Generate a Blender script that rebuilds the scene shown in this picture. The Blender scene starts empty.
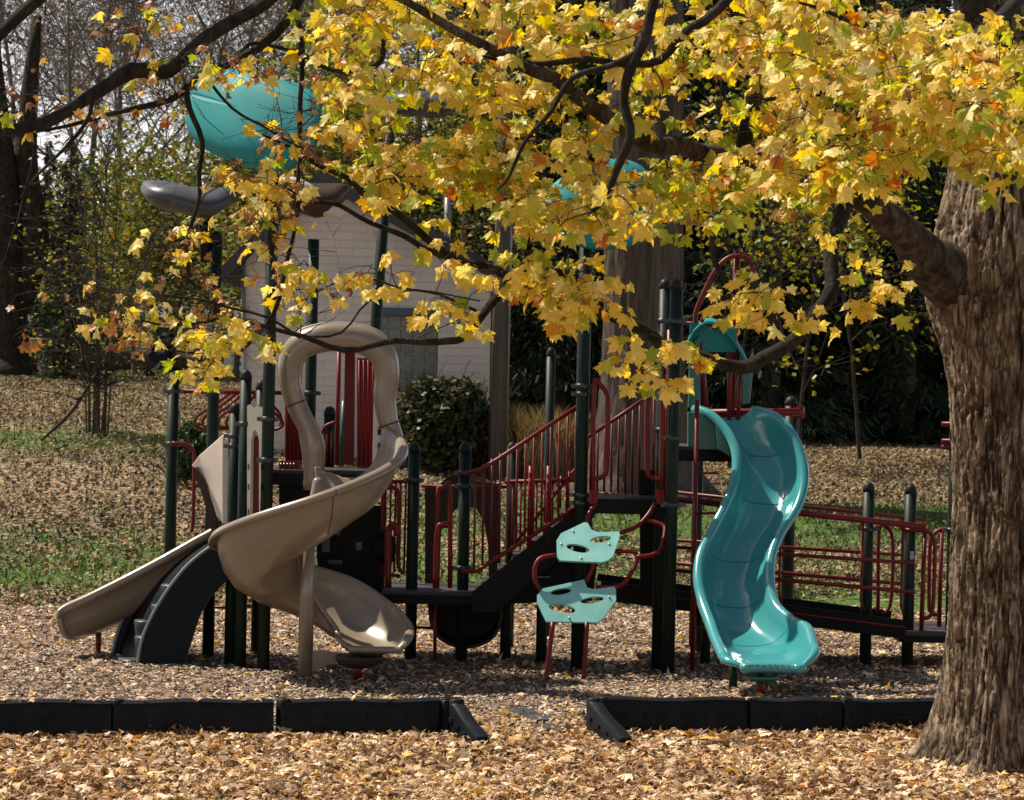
import bpy, bmesh, math, random
import numpy as np
from mathutils import Vector, Matrix, noise

SC = bpy.context.scene
COL = SC.collection
R = math.radians
random.seed(7)
RNG = np.random.default_rng(11)

# ------------------------------------------------------------------ camera
F = 2800.0
CAM_LOC = Vector((0, 0, 2.5))
PITCH = math.atan(15 / F)
ROLL = R(1.2)
CAM_R = Matrix.Rotation(math.pi / 2 - PITCH, 3, 'X') @ Matrix.Rotation(ROLL, 3, 'Z')
cd = bpy.data.cameras.new("camera")
cd.sensor_width = 36
cd.lens = F / 1024 * 36
cd.clip_start = 0.5
cd.clip_end = 3000
cd.dof.use_dof = True
cd.dof.focus_distance = 20.5
cd.dof.aperture_fstop = 9
cam = bpy.data.objects.new("camera", cd)
COL.objects.link(cam)
cam.matrix_world = Matrix.Translation(CAM_LOC) @ CAM_R.to_4x4()
SC.camera = cam


def ray(px, py):
    return CAM_R @ Vector(((px - 512) / F, (400 - py) / F, -1))


def W(px, py, Y):
    """point seen at photo position (px, py) at distance Y"""
    d = ray(px, py)
    return CAM_LOC + d * (Y / d.y)


def G(px, py, z=0.0):
    d = ray(px, py)
    return CAM_LOC + d * ((z - CAM_LOC.z) / d.z)


# ------------------------------------------------------------------ terrain
GL = ([0, 30, 36, 42, 46, 52, 60, 72, 110, 400], [0, 0, .70, 1.28, 1.66, 2.0, 2.32, 2.60, 3.0, 5.0])
GR = ([0, 31, 38, 42, 50, 58, 75, 110, 400], [0, 0, .90, 1.10, 1.25, 1.40, 1.65, 2.1, 4.0])


def gnd(x, y):
    x = np.asarray(x, float); y = np.asarray(y, float)
    u = 512 + x / np.maximum(y, 5) * F
    t = np.clip((u - 250) / 350, 0, 1); t = t * t * (3 - 2 * t)
    a = np.interp(y, *GL); b = np.interp(y, *GR)
    n = .03 * np.sin(x * 1.3 + 1) * np.sin(y * .9) * np.clip((y - 31) / 4, 0, 1)
    return a * (1 - t) + b * t + n


def gz(x, y):
    return float(gnd(x, y))


# ------------------------------------------------------------------ materials
def mat(name):
    m = bpy.data.materials.new(name); m.use_nodes = True
    nt = m.node_tree
    return m, nt, nt.nodes, nt.links, nt.nodes['Principled BSDF']


def N(ns, t, **kw):
    n = ns.new(t)
    for k, v in kw.items():
        if k in n.inputs.keys():
            n.inputs[k].default_value = v
        else:
            setattr(n, k, v)
    return n


def ramp(ns, stops, interp='LINEAR'):
    r = ns.new('ShaderNodeValToRGB')
    r.color_ramp.interpolation = interp
    els = r.color_ramp.elements
    while len(els) < len(stops):
        els.new(.5)
    for e, (p, c) in zip(els, stops):
        e.position = p; e.color = (*c, 1)
    return r


def plastic(name, col, rough=.35, spec=.5, dirt=.25, dscale=3.0, bump=.06, bscale=60, metal=0.0, dustcol=None, coat=0.0):
    m, nt, ns, ln, b = mat(name)
    tc = N(ns, 'ShaderNodeTexCoord')
    n1 = N(ns, 'ShaderNodeTexNoise', Scale=dscale, Detail=6.0, Roughness=.65)
    ln.new(tc.outputs['Object'], n1.inputs['Vector'])
    d = dustcol or tuple(c * .55 for c in col)
    rp = ramp(ns, [(.36, d), (.62, col)])
    ln.new(n1.outputs['Fac'], rp.inputs[0])
    mx = N(ns, 'ShaderNodeMix', data_type='RGBA')
    mx.inputs[0].default_value = dirt
    mx.inputs[6].default_value = (*col, 1)
    ln.new(rp.outputs[0], mx.inputs[7]); ln.new(mx.outputs[2], b.inputs['Base Color'])
    n2 = N(ns, 'ShaderNodeTexNoise', Scale=bscale, Detail=3.0)
    ln.new(tc.outputs['Object'], n2.inputs['Vector'])
    rr = N(ns, 'ShaderNodeMapRange'); rr.inputs[3].default_value = rough * .8; rr.inputs[4].default_value = min(1, rough * 1.35)
    ln.new(n1.outputs['Fac'], rr.inputs[0]); ln.new(rr.outputs[0], b.inputs['Roughness'])
    bp = N(ns, 'ShaderNodeBump', Strength=bump, Distance=.01)
    ln.new(n2.outputs['Fac'], bp.inputs['Height']); ln.new(bp.outputs[0], b.inputs['Normal'])
    b.inputs['Specular IOR Level'].default_value = spec
    b.inputs['Metallic'].default_value = metal
    if coat:
        b.inputs['Coat Weight'].default_value = coat; b.inputs['Coat Roughness'].default_value = .07
    return m


def bark_mat(name, stops, scale=6.0, stretch=.18, bump=.6, dist=.03, patch=None, plates=False):
    m, nt, ns, ln, b = mat(name)
    tc = N(ns, 'ShaderNodeTexCoord')
    mp = N(ns, 'ShaderNodeMapping'); mp.inputs['Scale'].default_value = (1, 1, stretch)
    ln.new(tc.outputs['Object'], mp.inputs[0])
    n1 = N(ns, 'ShaderNodeTexNoise', Scale=scale, Detail=9.0, Roughness=.7)
    n1.inputs['Distortion'].default_value = .6
    ln.new(mp.outputs[0], n1.inputs['Vector'])
    rp = ramp(ns, stops); ln.new(n1.outputs['Fac'], rp.inputs[0])
    col = rp.outputs[0]
    if patch:
        n3 = N(ns, 'ShaderNodeTexNoise', Scale=2.1, Detail=5.0, Roughness=.6)
        ln.new(mp.outputs[0], n3.inputs['Vector'])
        r3 = ramp(ns, [(.60, (0, 0, 0)), (.70, (1, 1, 1))]); ln.new(n3.outputs['Fac'], r3.inputs[0])
        mx = N(ns, 'ShaderNodeMix', data_type='RGBA')
        ln.new(r3.outputs[0], mx.inputs[0]); ln.new(col, mx.inputs[6]); mx.inputs[7].default_value = (*patch, 1)
        col = mx.outputs[2]
    if plates:      # dark fissures between long flakes of bark
        nw = N(ns, 'ShaderNodeTexNoise', Scale=9.0, Detail=4.0); ln.new(mp.outputs[0], nw.inputs['Vector'])
        wv = N(ns, 'ShaderNodeMix', data_type='RGBA', blend_type='ADD'); wv.inputs[0].default_value = .12
        ln.new(mp.outputs[0], wv.inputs[6]); ln.new(nw.outputs['Color'], wv.inputs[7])
        vo = N(ns, 'ShaderNodeTexVoronoi', Scale=13.0); vo.feature = 'DISTANCE_TO_EDGE'; ln.new(wv.outputs[2], vo.inputs['Vector'])
        rc = ramp(ns, [(.0, (.10, .08, .065)), (.08, (.60, .57, .54)), (.20, (1, 1, 1))]); ln.new(vo.outputs['Distance'], rc.inputs[0])
        mu = N(ns, 'ShaderNodeMix', data_type='RGBA', blend_type='MULTIPLY'); mu.inputs[0].default_value = .85
        ln.new(col, mu.inputs[6]); ln.new(rc.outputs[0], mu.inputs[7]); col = mu.outputs[2]
    ln.new(col, b.inputs['Base Color'])
    n2 = N(ns, 'ShaderNodeTexNoise', Scale=scale * 3.2, Detail=8.0, Roughness=.7)
    ln.new(mp.outputs[0], n2.inputs['Vector'])
    ad = N(ns, 'ShaderNodeMath', operation='ADD')
    ln.new(n1.outputs['Fac'], ad.inputs[0]); ln.new(n2.outputs['Fac'], ad.inputs[1])
    bp = N(ns, 'ShaderNodeBump', Strength=bump, Distance=dist)
    ln.new(ad.outputs[0], bp.inputs['Height']); ln.new(bp.outputs[0], b.inputs['Normal'])
    b.inputs['Roughness'].default_value = .9
    b.inputs['Specular IOR Level'].default_value = .2
    return m


def leaf_mat(name, stops, trans=.52, rough=.45, spec=.35, sat_t=1.25):
    """every leaf gets its own colour from the ramp; light passes through the blade"""
    m, nt, ns, ln, b = mat(name)
    g = N(ns, 'ShaderNodeNewGeometry')
    rp = ramp(ns, stops); ln.new(g.outputs['Random Per Island'], rp.inputs[0])
    tc = N(ns, 'ShaderNodeTexCoord')
    n1 = N(ns, 'ShaderNodeTexNoise', Scale=22.0, Detail=3.0)
    ln.new(tc.outputs['Object'], n1.inputs['Vector'])
    rv = N(ns, 'ShaderNodeMapRange'); rv.inputs[3].default_value = .72; rv.inputs[4].default_value = 1.22
    ln.new(n1.outputs['Fac'], rv.inputs[0])
    hs = N(ns, 'ShaderNodeHueSaturation')
    ln.new(rp.outputs[0], hs.inputs['Color']); ln.new(rv.outputs[0], hs.inputs['Value'])
    ln.new(hs.outputs[0], b.inputs['Base Color'])
    b.inputs['Roughness'].default_value = rough
    b.inputs['Specular IOR Level'].default_value = spec
    if trans > 0:
        tr = N(ns, 'ShaderNodeBsdfTranslucent')
        h2 = N(ns, 'ShaderNodeHueSaturation', Saturation=sat_t, Value=1.1)
        ln.new(hs.outputs[0], h2.inputs['Color']); ln.new(h2.outputs[0], tr.inputs[0])
        mx = N(ns, 'ShaderNodeMixShader'); mx.inputs[0].default_value = trans
        ln.new(b.outputs[0], mx.inputs[1]); ln.new(tr.outputs[0], mx.inputs[2])
        ln.new(mx.outputs[0], ns['Material Output'].inputs[0])
    return m


M = {}
M['post'] = plastic('post_green', (.008, .017, .011), .45, .16, .5, 4)
M['cap'] = plastic('cap_black', (.018, .02, .02), .40, .09)
M['clamp'] = plastic('clamp_dark', (.03, .035, .035), .3, .6, metal=.3)
M['red'] = plastic('red_coat', (.135, .007, .006), .38, .25, .4, 5)
M['redpanel'] = plastic('red_panel', (.175, .008, .007), .42, .25, .35, 5)
M['tan'] = plastic('tan_plastic', (.205, .162, .115), .27, .5, .45, 2.2, .05, 90, dustcol=(.19, .14, .09), coat=.3)
M['tanlight'] = plastic('pale_tan_plastic', (.52, .45, .38), .32, .5, .3, 2.5)
M['brown'] = plastic('brown_plastic', (.055, .036, .026), .40, .09, .4, 3)
M['teal'] = plastic('teal_plastic', (.032, .235, .245), .15, .55, .5, 2.2, .03, 50, dustcol=(.08, .28, .30), coat=.6)
M['tealpod'] = plastic('teal_pod', (.22, .52, .48), .42, .4, .35, 6)
M['tealcan'] = plastic('teal_canopy', (.022, .215, .22), .55, .12, .35, 3)
M['tealdark'] = plastic('teal_dark', (.012, .13, .11), .35, .5, .3, 3)
M['navy'] = plastic('black_climber', (.007, .011, .014), .40, .09, .4, 3)
M['step'] = plastic('grey_step', (.04, .048, .05), .42, .3, .4, 5)
M['grey'] = plastic('grey_canopy', (.045, .048, .056), .42, .4, .4, 3)
M['deck'] = plastic('deck_coat', (.04, .034, .036), .5, .3, .5, 8, .3, 140)
M['black'] = plastic('black_panel', (.006, .006, .006), .40, .09, .3, 6)
M['cream'] = plastic('cream_panel', (.62, .60, .47), .45, .4, .25, 5)
M['bolt'] = plastic('bolt_steel', (.55, .55, .55), .3, .5, .2, 20, metal=.8)
M['kerb'] = plastic('kerb_black', (.005, .006, .008), .40, .09, .5, 5, .3, 40, dustcol=(.016, .016, .018))
M['hole'] = plastic('hole_dark', (.006, .007, .006), .7, .2)
M['metal'] = plastic('grey_metal', (.25, .26, .27), .4, .5, .4, 8, metal=.6)
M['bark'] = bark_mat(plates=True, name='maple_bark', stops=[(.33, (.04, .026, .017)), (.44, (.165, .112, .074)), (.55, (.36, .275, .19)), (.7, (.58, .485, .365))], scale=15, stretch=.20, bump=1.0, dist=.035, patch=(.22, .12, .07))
M['shadedbark'] = bark_mat('shaded_limb_bark', [(.34, (.013, .009, .006)), (.45, (.045, .032, .022)), (.56, (.095, .072, .05)), (.7, (.16, .13, .095))], 14, .5, 1.0, .03)  # maple bark darkened, the shade of the leaves put into its colour
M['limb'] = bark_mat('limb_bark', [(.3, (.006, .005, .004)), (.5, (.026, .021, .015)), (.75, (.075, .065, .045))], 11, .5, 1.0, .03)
M['oldbark'] = bark_mat('old_bark', [(.3, (.018, .013, .010)), (.5, (.085, .065, .048)), (.75, (.18, .145, .11))], 5, .12, 1.0, .05)
M['twig'] = bark_mat('twig_bark', [(.3, (.016, .012, .009)), (.7, (.05, .038, .03))], 12, .5, .2, .005)
M['greytwig'] = bark_mat('grey_twig', [(.3, (.06, .05, .042)), (.7, (.17, .145, .125))], 6, .3, .3, .01)
M['polewood'] = bark_mat('pole_wood', [(.3, (.035, .031, .026)), (.6, (.095, .086, .075)), (.8, (.14, .13, .115))], 10, .06, .5, .01)
M['yellow'] = leaf_mat('yellow_leaf', [(0, (.66, .46, .075)), (.25, (.80, .60, .125)), (.55, (.86, .70, .24)), (.75, (.70, .57, .12)), (.92, (.80, .58, .16)), (.97, (.70, .38, .07)), (1, (.50, .17, .03))])
M['yellowgreen'] = leaf_mat('yellow_green_leaf', [(0, (.26, .34, .045)), (.3, (.44, .45, .06)), (.6, (.58, .53, .09)), (.85, (.62, .45, .05)), (1, (.50, .15, .03))])
M['deadleaf'] = leaf_mat('withered_leaf', [(0, (.16, .07, .03)), (.35, (.32, .15, .06)), (.65, (.46, .26, .12)), (.85, (.60, .42, .16)), (1, (.42, .13, .03))], .3)
M['paleleaf'] = leaf_mat('highlight_leaf', [(0, (.80, .64, .18)), (.5, (.88, .80, .38)), (1, (.74, .64, .18))])  # paler copy of the yellow leaf, highlights put into the colour
M['litter'] = leaf_mat('litter_leaf', [(0, (.12, .065, .034)), (.18, (.31, .185, .10)), (.4, (.50, .335, .19)), (.65, (.65, .475, .29)), (.84, (.78, .64, .46)), (.92, (.68, .46, .13)), (1, (.44, .18, .055))], .2, .6, .3)
M['litterbrown'] = leaf_mat('brown_litter_leaf', [(0, (.07, .04, .022)), (.3, (.20, .11, .055)), (.6, (.36, .215, .11)), (.85, (.50, .34, .19)), (.95, (.58, .30, .07)), (1, (.36, .11, .04))], .2, .6, .3)
M['fieldleafdark'] = leaf_mat('old_field_leaf', [(0, (.04, .028, .018)), (.4, (.10, .068, .042)), (.75, (.17, .12, .075)), (1, (.26, .19, .12))], .1, .7, .2)
M['fieldleaf'] = leaf_mat('field_leaf', [(0, (.06, .045, .022)), (.3, (.135, .10, .052)), (.6, (.225, .17, .09)), (.85, (.34, .265, .15)), (1, (.29, .155, .05))], .1, .7, .2)
M['chip'] = leaf_mat('wood_chip', [(0, (.06, .037, .025)), (.3, (.15, .10, .068)), (.6, (.275, .195, .138)), (.85, (.42, .325, .24)), (1, (.54, .46, .37))], 0, .8, .2)
M['blade'] = leaf_mat('grass_blade', [(0, (.035, .07, .015)), (.5, (.07, .12, .025)), (.85, (.13, .16, .04)), (1, (.25, .21, .09))], .3, .6, .2)
M['drygrass'] = leaf_mat('dry_grass', [(0, (.13, .09, .04)), (.6, (.25, .185, .085)), (1, (.34, .27, .14))], .3, .7, .2)
M['needle'] = leaf_mat('conifer_needle', [(0, (.010, .016, .009)), (.6, (.02, .034, .016)), (1, (.04, .055, .022))], .1, .7, .15)
M['olive'] = leaf_mat('olive_leaf', [(0, (.05, .075, .018)), (.4, (.115, .14, .032)), (.7, (.20, .20, .05)), (.92, (.34, .26, .065)), (1, (.26, .11, .04))], .35, .6, .2)
M['bushleaf'] = leaf_mat('bush_leaf', [(0, (.02, .03, .012)), (.5, (.045, .06, .02)), (.85, (.08, .085, .03)), (1, (.13, .08, .03))], .2, .5, .3)
M['greenleaf'] = leaf_mat('green_leaf', [(0, (.025, .06, .015)), (.6, (.05, .11, .025)), (1, (.09, .15, .04))], .3, .5, .3)
M['sapleaf'] = leaf_mat('sapling_leaf', [(0, (.08, .12, .015)), (.4, (.17, .19, .025)), (.8, (.32, .28, .04)), (1, (.36, .2, .03))], .45)
M['brownleaf'] = leaf_mat('brown_leaf', [(0, (.10, .05, .03)), (.5, (.24, .14, .08)), (1, (.36, .24, .15))], .25, .6, .2)


# ------------------------------------------------------------------ object helpers
def meta(o, label=None, cat=None, group=None, kind=None):
    if label: o['label'] = label
    if cat: o['category'] = cat
    if group: o['group'] = group
    if kind: o['kind'] = kind
    return o


def empty(name, loc, label, cat, group=None):
    o = bpy.data.objects.new(name, None)
    o.empty_display_size = .2
    COL.objects.link(o); o.location = loc
    return meta(o, label, cat, group)


def origin_of(o):
    p = Vector((0, 0, 0))
    while o is not None:
        p = p + o.location; o = o.parent
    return p


def link(name, me, parent=None, loc=None):
    o = bpy.data.objects.new(name, me)
    COL.objects.link(o)
    if parent is not None: o.parent = parent
    if loc is not None: o.location = loc
    return o


def npmesh(name, verts, faces, m, parent=None, smooth=False, base=None):
    """verts (n,3), faces (k, c) with the same corner count, or a list of such arrays"""
    verts = np.asarray(verts, np.float32)
    off = origin_of(parent) if parent is not None else (Vector(base) if base is not None else Vector((0, 0, 0)))
    verts = verts - np.array(off, np.float32)
    fl = faces if isinstance(faces, list) else [faces]
    fl = [np.asarray(f, np.int32) for f in fl if len(f)]
    loops = np.concatenate([f.ravel() for f in fl])
    cnt = np.concatenate([np.full(len(f), f.shape[1], np.int32) for f in fl])
    st = np.concatenate([[0], np.cumsum(cnt)[:-1]]).astype(np.int32)
    me = bpy.data.meshes.new(name)
    me.vertices.add(len(verts)); me.vertices.foreach_set('co', verts.ravel())
    me.loops.add(len(loops)); me.loops.foreach_set('vertex_index', loops)
    me.polygons.add(len(cnt)); me.polygons.foreach_set('loop_start', st)
    me.polygons.foreach_set('use_smooth', np.full(len(cnt), smooth, bool))
    me.materials.append(m)
    me.update(calc_edges=True)
    me.validate()
    o = link(name, me, parent)
    if parent is None and base is not None: o.location = base
    return o


def catmull(pts, n=6):
    pts = [Vector(p) for p in pts]
    if len(pts) < 3: 
        return [pts[0].lerp(pts[-1], i / n) for i in range(n + 1)]
    out = []
    P = [pts[0] * 2 - pts[1]] + pts + [pts[-1] * 2 - pts[-2]]
    for i in range(1, len(P) - 2):
        a, b, c, d = P[i - 1:i + 3]
        for k in range(n):
            t = k / n
            out.append(.5 * ((2 * b) + (c - a) * t + (2 * a - 5 * b + 4 * c - d) * t * t + (3 * b - a - 3 * c + d) * t ** 3))
    out.append(pts[-1])
    return out


def interp_list(vals, n):
    k = len(vals) - 1
    return [vals[min(int(t), k - 1)] * (1 - (t - min(int(t), k - 1))) + vals[min(int(t), k - 1) + 1] * (t - min(int(t), k - 1)) for t in [i * k / (n - 1) for i in range(n)]]


class MB:
    """collects shapes into one mesh"""
    def __init__(s):
        s.v = []; s.f = []; s.sm = []

    def add(s, vs, fs, smooth=False):
        o = len(s.v)
        s.v += [tuple(v) for v in vs]
        for f in fs:
            s.f.append(tuple(i + o for i in f)); s.sm.append(smooth)

    def tube(s, pts, r, seg=10, cap=True, flat=None):
        pts = [Vector(p) for p in pts]; n = len(pts)
        rs = r if isinstance(r, (list, tuple)) else [r] * n
        if len(rs) != n: rs = interp_list(list(rs), n)
        vs = []; fs = []
        up = None
        for i in range(n):
            t = (pts[min(i + 1, n - 1)] - pts[max(i - 1, 0)])
            t = t.normalized() if t.length > 1e-9 else Vector((0, 0, 1))
            if up is None:
                up = Vector((0, 0, 1)) if abs(t.z) < .9 else Vector((0, 1, 0))
            a = t.cross(up)
            a = a.normalized() if a.length > 1e-6 else t.orthogonal().normalized()
            b = a.cross(t).normalized(); up = b
            for k in range(seg):
                g = 2 * math.pi * k / seg
                vs.append(pts[i] + (a * math.cos(g) * (flat or 1) + b * math.sin(g)) * rs[i])
        for i in range(n - 1):
            for k in range(seg):
                k2 = (k + 1) % seg
                fs.append((i * seg + k, i * seg + k2, (i + 1) * seg + k2, (i + 1) * seg + k))
        s.add(vs, fs, True)
        if cap:
            o = len(s.v) - len(vs)
            s.f.append(tuple(o + k for k in reversed(range(seg)))); s.sm.append(False)
            s.f.append(tuple(o + (n - 1) * seg + k for k in range(seg))); s.sm.append(False)
        return s

    def box(s, c, size, rot=0.0, bev=0.0):
        c = Vector(c); x, y, z = [q / 2 for q in size]
        m = Matrix.Rotation(rot, 3, 'Z')
        vs = [c + m @ Vector((sx * x, sy * y, sz * z)) for sz in (-1, 1) for sy in (-1, 1) for sx in (-1, 1)]
        s.add(vs, [(0, 2, 3, 1), (4, 5, 7, 6), (0, 1, 5, 4), (2, 6, 7, 3), (0, 4, 6, 2), (1, 3, 7, 5)])
        return s

    def beam(s, a, b, w, h):
        """rectangular bar from a to b, w across, h tall"""
        a = Vector(a); b = Vector(b); t = (b - a).normalized()
        sd = t.cross(Vector((0, 0, 1)))
        sd = sd.normalized() if sd.length > 1e-5 else Vector((1, 0, 0))
        up = sd.cross(t).normalized()
        vs = [p + sd * (w / 2 * i) + up * (h / 2 * j) for p in (a, b) for j in (-1, 1) for i in (-1, 1)]
        s.add(vs, [(0, 2, 3, 1), (4, 5, 7, 6), (0, 1, 5, 4), (2, 6, 7, 3), (0, 4, 6, 2), (1, 3, 7, 5)])
        return s

    def prism(s, front, d):
        """a flat outline (list of points) given thickness along vector d"""
        n = len(front); d = Vector(d)
        vs = [Vector(p) for p in front] + [Vector(p) + d for p in front]
        fs = [tuple(range(n)), tuple(reversed(range(n, 2 * n)))]
        fs += [(i, i + n, (i + 1) % n + n, (i + 1) % n) for i in range(n)]
        s.add(vs, fs)
        return s

    def lathe(s, c, prof, seg=16, axis='Z'):
        c = Vector(c); vs = []; n = len(prof)
        for r, z in prof:
            for k in range(seg):
                a = 2 * math.pi * k / seg
                vs.append(c + Vector((r * math.cos(a), r * math.sin(a), z)))
        fs = []
        for i in range(n - 1):
            for k in range(seg):
                fs.append((i * seg + k, i * seg + (k + 1) % seg, (i + 1) * seg + (k + 1) % seg, (i + 1) * seg + k))
        s.add(vs, fs, True)
        o = len(s.v) - len(vs)
        s.f.append(tuple(o + k for k in reversed(range(seg)))); s.sm.append(False)
        s.f.append(tuple(o + (n - 1) * seg + k for k in range(seg))); s.sm.append(False)
        return s

    def grid(s, rows, smooth=True):
        n = len(rows); m = len(rows[0])
        s.add([p for r in rows for p in r], [(i * m + j, i * m + j + 1, (i + 1) * m + j + 1, (i + 1) * m + j) for i in range(n - 1) for j in range(m - 1)], smooth)
        return s

    def ball(s, c, r, seg=8):
        c = Vector(c); rings = max(4, seg // 2)
        prof = [(max(1e-4, math.sin(math.pi * i / rings)) , -math.cos(math.pi * i / rings)) for i in range(rings + 1)]
        rv = r if isinstance(r, (tuple, list)) else (r, r, r)
        vs = []; fs = []
        for pr, pz in prof:
            for k in range(seg):
                a = 2 * math.pi * k / seg
                vs.append(c + Vector((pr * math.cos(a) * rv[0], pr * math.sin(a) * rv[1], pz * rv[2])))
        for i in range(rings):
            for k in range(seg):
                fs.append((i * seg + k, i * seg + (k + 1) % seg, (i + 1) * seg + (k + 1) % seg, (i + 1) * seg + k))
        s.add(vs, fs, True)
        return s

    def build(s, name, m, parent=None, base=None, solid=0.0, bevel=0.0, sub=0, recalc=True, label=None):
        off = origin_of(parent) if parent is not None else Vector(base or (0, 0, 0))
        me = bpy.data.meshes.new(name)
        me.from_pydata([tuple(Vector(v) - off) for v in s.v], [], s.f)
        me.polygons.foreach_set('use_smooth', np.array(s.sm, bool))
        me.materials.append(m)
        if recalc:
            bm = bmesh.new(); bm.from_mesh(me)
            bmesh.ops.recalc_face_normals(bm, faces=bm.faces)
            bm.to_mesh(me); bm.free()
        me.update()
        o = link(name, me, parent)
        if parent is None and base is not None: o.location = base
        if solid:
            md = o.modifiers.new('thickness', 'SOLIDIFY'); md.thickness = solid; md.offset = 0
        if bevel:
            md = o.modifiers.new('bevel', 'BEVEL'); md.width = bevel; md.segments = 2; md.limit_method = 'ANGLE'
        if sub:
            md = o.modifiers.new('smooth', 'SUBSURF'); md.levels = sub; md.render_levels = sub
        if label: o['label'] = label
        return o


def copy_tree(o, parent=None):
    c = o.copy(); COL.objects.link(c); c.parent = parent
    for ch in list(o.children):
        copy_tree(ch, c)
    return c

# ================================================================== PLAY STRUCTURE
ps_base = G(470, 672)
PS = empty('play_structure', (ps_base.x, ps_base.y, 0), 'playground climbing structure with two slides, green posts, red rails and stairs on wood chips', 'playground')


def post(px, pytop, pxf, pyf, r=.053, Y=None, clamps=(), cap='dome', top=None, z0=-.05):
    """upright post: foot at photo (pxf, pyf) on the chips, top level with photo row pytop"""
    b = G(pxf, pyf) if Y is None else W(pxf, pyf, Y)
    b.z = z0
    t = W(px, pytop, b.y)
    t = Vector((b.x, b.y, t.z)) if top is None else top
    mb = MB().tube([b, b.lerp(t, .5), t - Vector((0, 0, .03))], r, 16)
    o = mb.build('post', M['post'], PS)
    if cap == 'dome':
        c = MB().lathe(t - Vector((0, 0, .045)), [(r * 1.04, 0), (r * 1.04, .03), (r * .95, .05), (r * .7, .075), (r * .3, .09), (.002, .093)], 16)
        c.build('cap', M['cap'], o)
    for py in clamps:
        z = W(pxf, py, b.y).z
        f = (z - b.z) / max(.01, t.z - b.z)
        c = b.lerp(t, f)
        k = MB().lathe(c - Vector((0, 0, .022)), [(r * 1.0, 0), (r * 1.25, .003), (r * 1.25, .041), (r * 1.0, .044)], 16)
        k.box(c + Vector((r * 1.45, -.01, 0)), (.035, .03, .035)).box(c + Vector((-r * 1.45, -.01, 0)), (.035, .03, .035))
        k.build('clamp', M['clamp'], o)
    return b, t, o


def pt(lst, Y):
    if not isinstance(Y, (list, tuple)): Y = [Y] * len(lst)
    if len(Y) != len(lst): Y = interp_list(list(Y), len(lst))
    return [W(x, y, yy) for (x, y), yy in zip(lst, Y)]


def rail(name, lst, Y, r=.019, m='red', curve=False, parent=None, n=5):
    p = pt(lst, Y)
    if curve: p = catmull(p, n)
    return MB().tube(p, r, 8).build(name, M[m], parent or PS)


# ---- posts
Pa = post(173, 377, 168, 652, clamps=(391, 444))
P2 = post(213, 236, 208, 659, clamps=(392,))
P3 = post(235, 408, 230, 667, clamps=(436, 446))
P3b = post(247, 375, 240, 671, clamps=(424,), r=.05)
P4 = post(267, 172, 263, 673, clamps=(419, 460), cap=None)
P4b = post(258, 385, 256, 657, r=.05)
P5 = post(310, 236, 305, 655, clamps=(393,), cap=None)
P6b = G(352, 652)
P6 = post(0, 0, 352, 652, top=W(391, 112, P6b.y), cap=None)
P7 = post(415, 447, 410, 662, clamps=(480,))
P8 = post(465, 447, 461, 664, clamps=(473, 486, 568))
P9 = post(507, 565, 505, 663, cap=None, r=.05)
P9b = post(513, 447, 508, 650, r=.05, clamps=(480,))
P10 = post(585, 168, 577, 672, clamps=(386, 394, 495, 503), cap=None, r=.058)
P10b = post(548, 565, 541, 665, cap=None, r=.05)
P10c = post(549, 352, 545, 640, cap='dome', r=.045)
P11 = post(669, 284, 657, 673, clamps=(321, 430))
P12 = post(681, 284, 668, 678, clamps=(321, 388, 438, 505))
P13 = post(699, 440, 694, 649, cap=None)
P14 = post(797, 401, 786, 606 + 40, r=.062)
P15 = post(708, 585, 705, 667, cap=None, r=.045)
P16 = post(735, 655, 733, 691, cap=None, r=.035)
P17 = post(766, 660, 763, 690, cap=None, r=.035)
P18 = post(871, 487, 865, 667, clamps=(529,))
P19 = post(914, 489, 907, 668, clamps=(529, 634))
P20 = post(955, 400, 950, 668, clamps=(530,))
for a in (P6, P14): pass
# barrel collar on the big post and sticker on the ramp post
MB().lathe(W(797, 412, P14[0].y) - Vector((0, 0, .06)), [(.064, 0), (.075, .004), (.075, .116), (.064, .12)], 16).build('clamp', M['red'], P14[2], label='red collar')
c = W(911, 555, P19[0].y)
MB().box(c + Vector((0, -.052, 0)), (.035, .012, .075)).build('sticker', M['metal'], P19[2])
for py in (424, 441, 447):
    c = W(946, py, P20[0].y)
    MB().tube([c + Vector((-.04, 0, 0)), c + Vector((.3, 0, 0))], .022, 8).build('rail', M['red'], PS)

# ---- decks
def deck(corners, z, th=.07, skirt=.10, m='deck'):
    c = [Vector((x, y, z)) for x, y in corners]
    o = MB().prism(c, (0, 0, -th)).build('deck', M[m], PS)
    lip = MB()
    for i in range(len(c)):
        a, b = c[i], c[(i + 1) % len(c)]
        lip.beam(a - Vector((0, 0, th / 2 + .045)), b - Vector((0, 0, th / 2 + .045)), .05, skirt)
    lip.build('deck_edge', M['black'], o)
    # drainage holes read as a darker pattern on the face
    return o


def xat(px, Y, py=480): return W(px, py, Y).x


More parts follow.
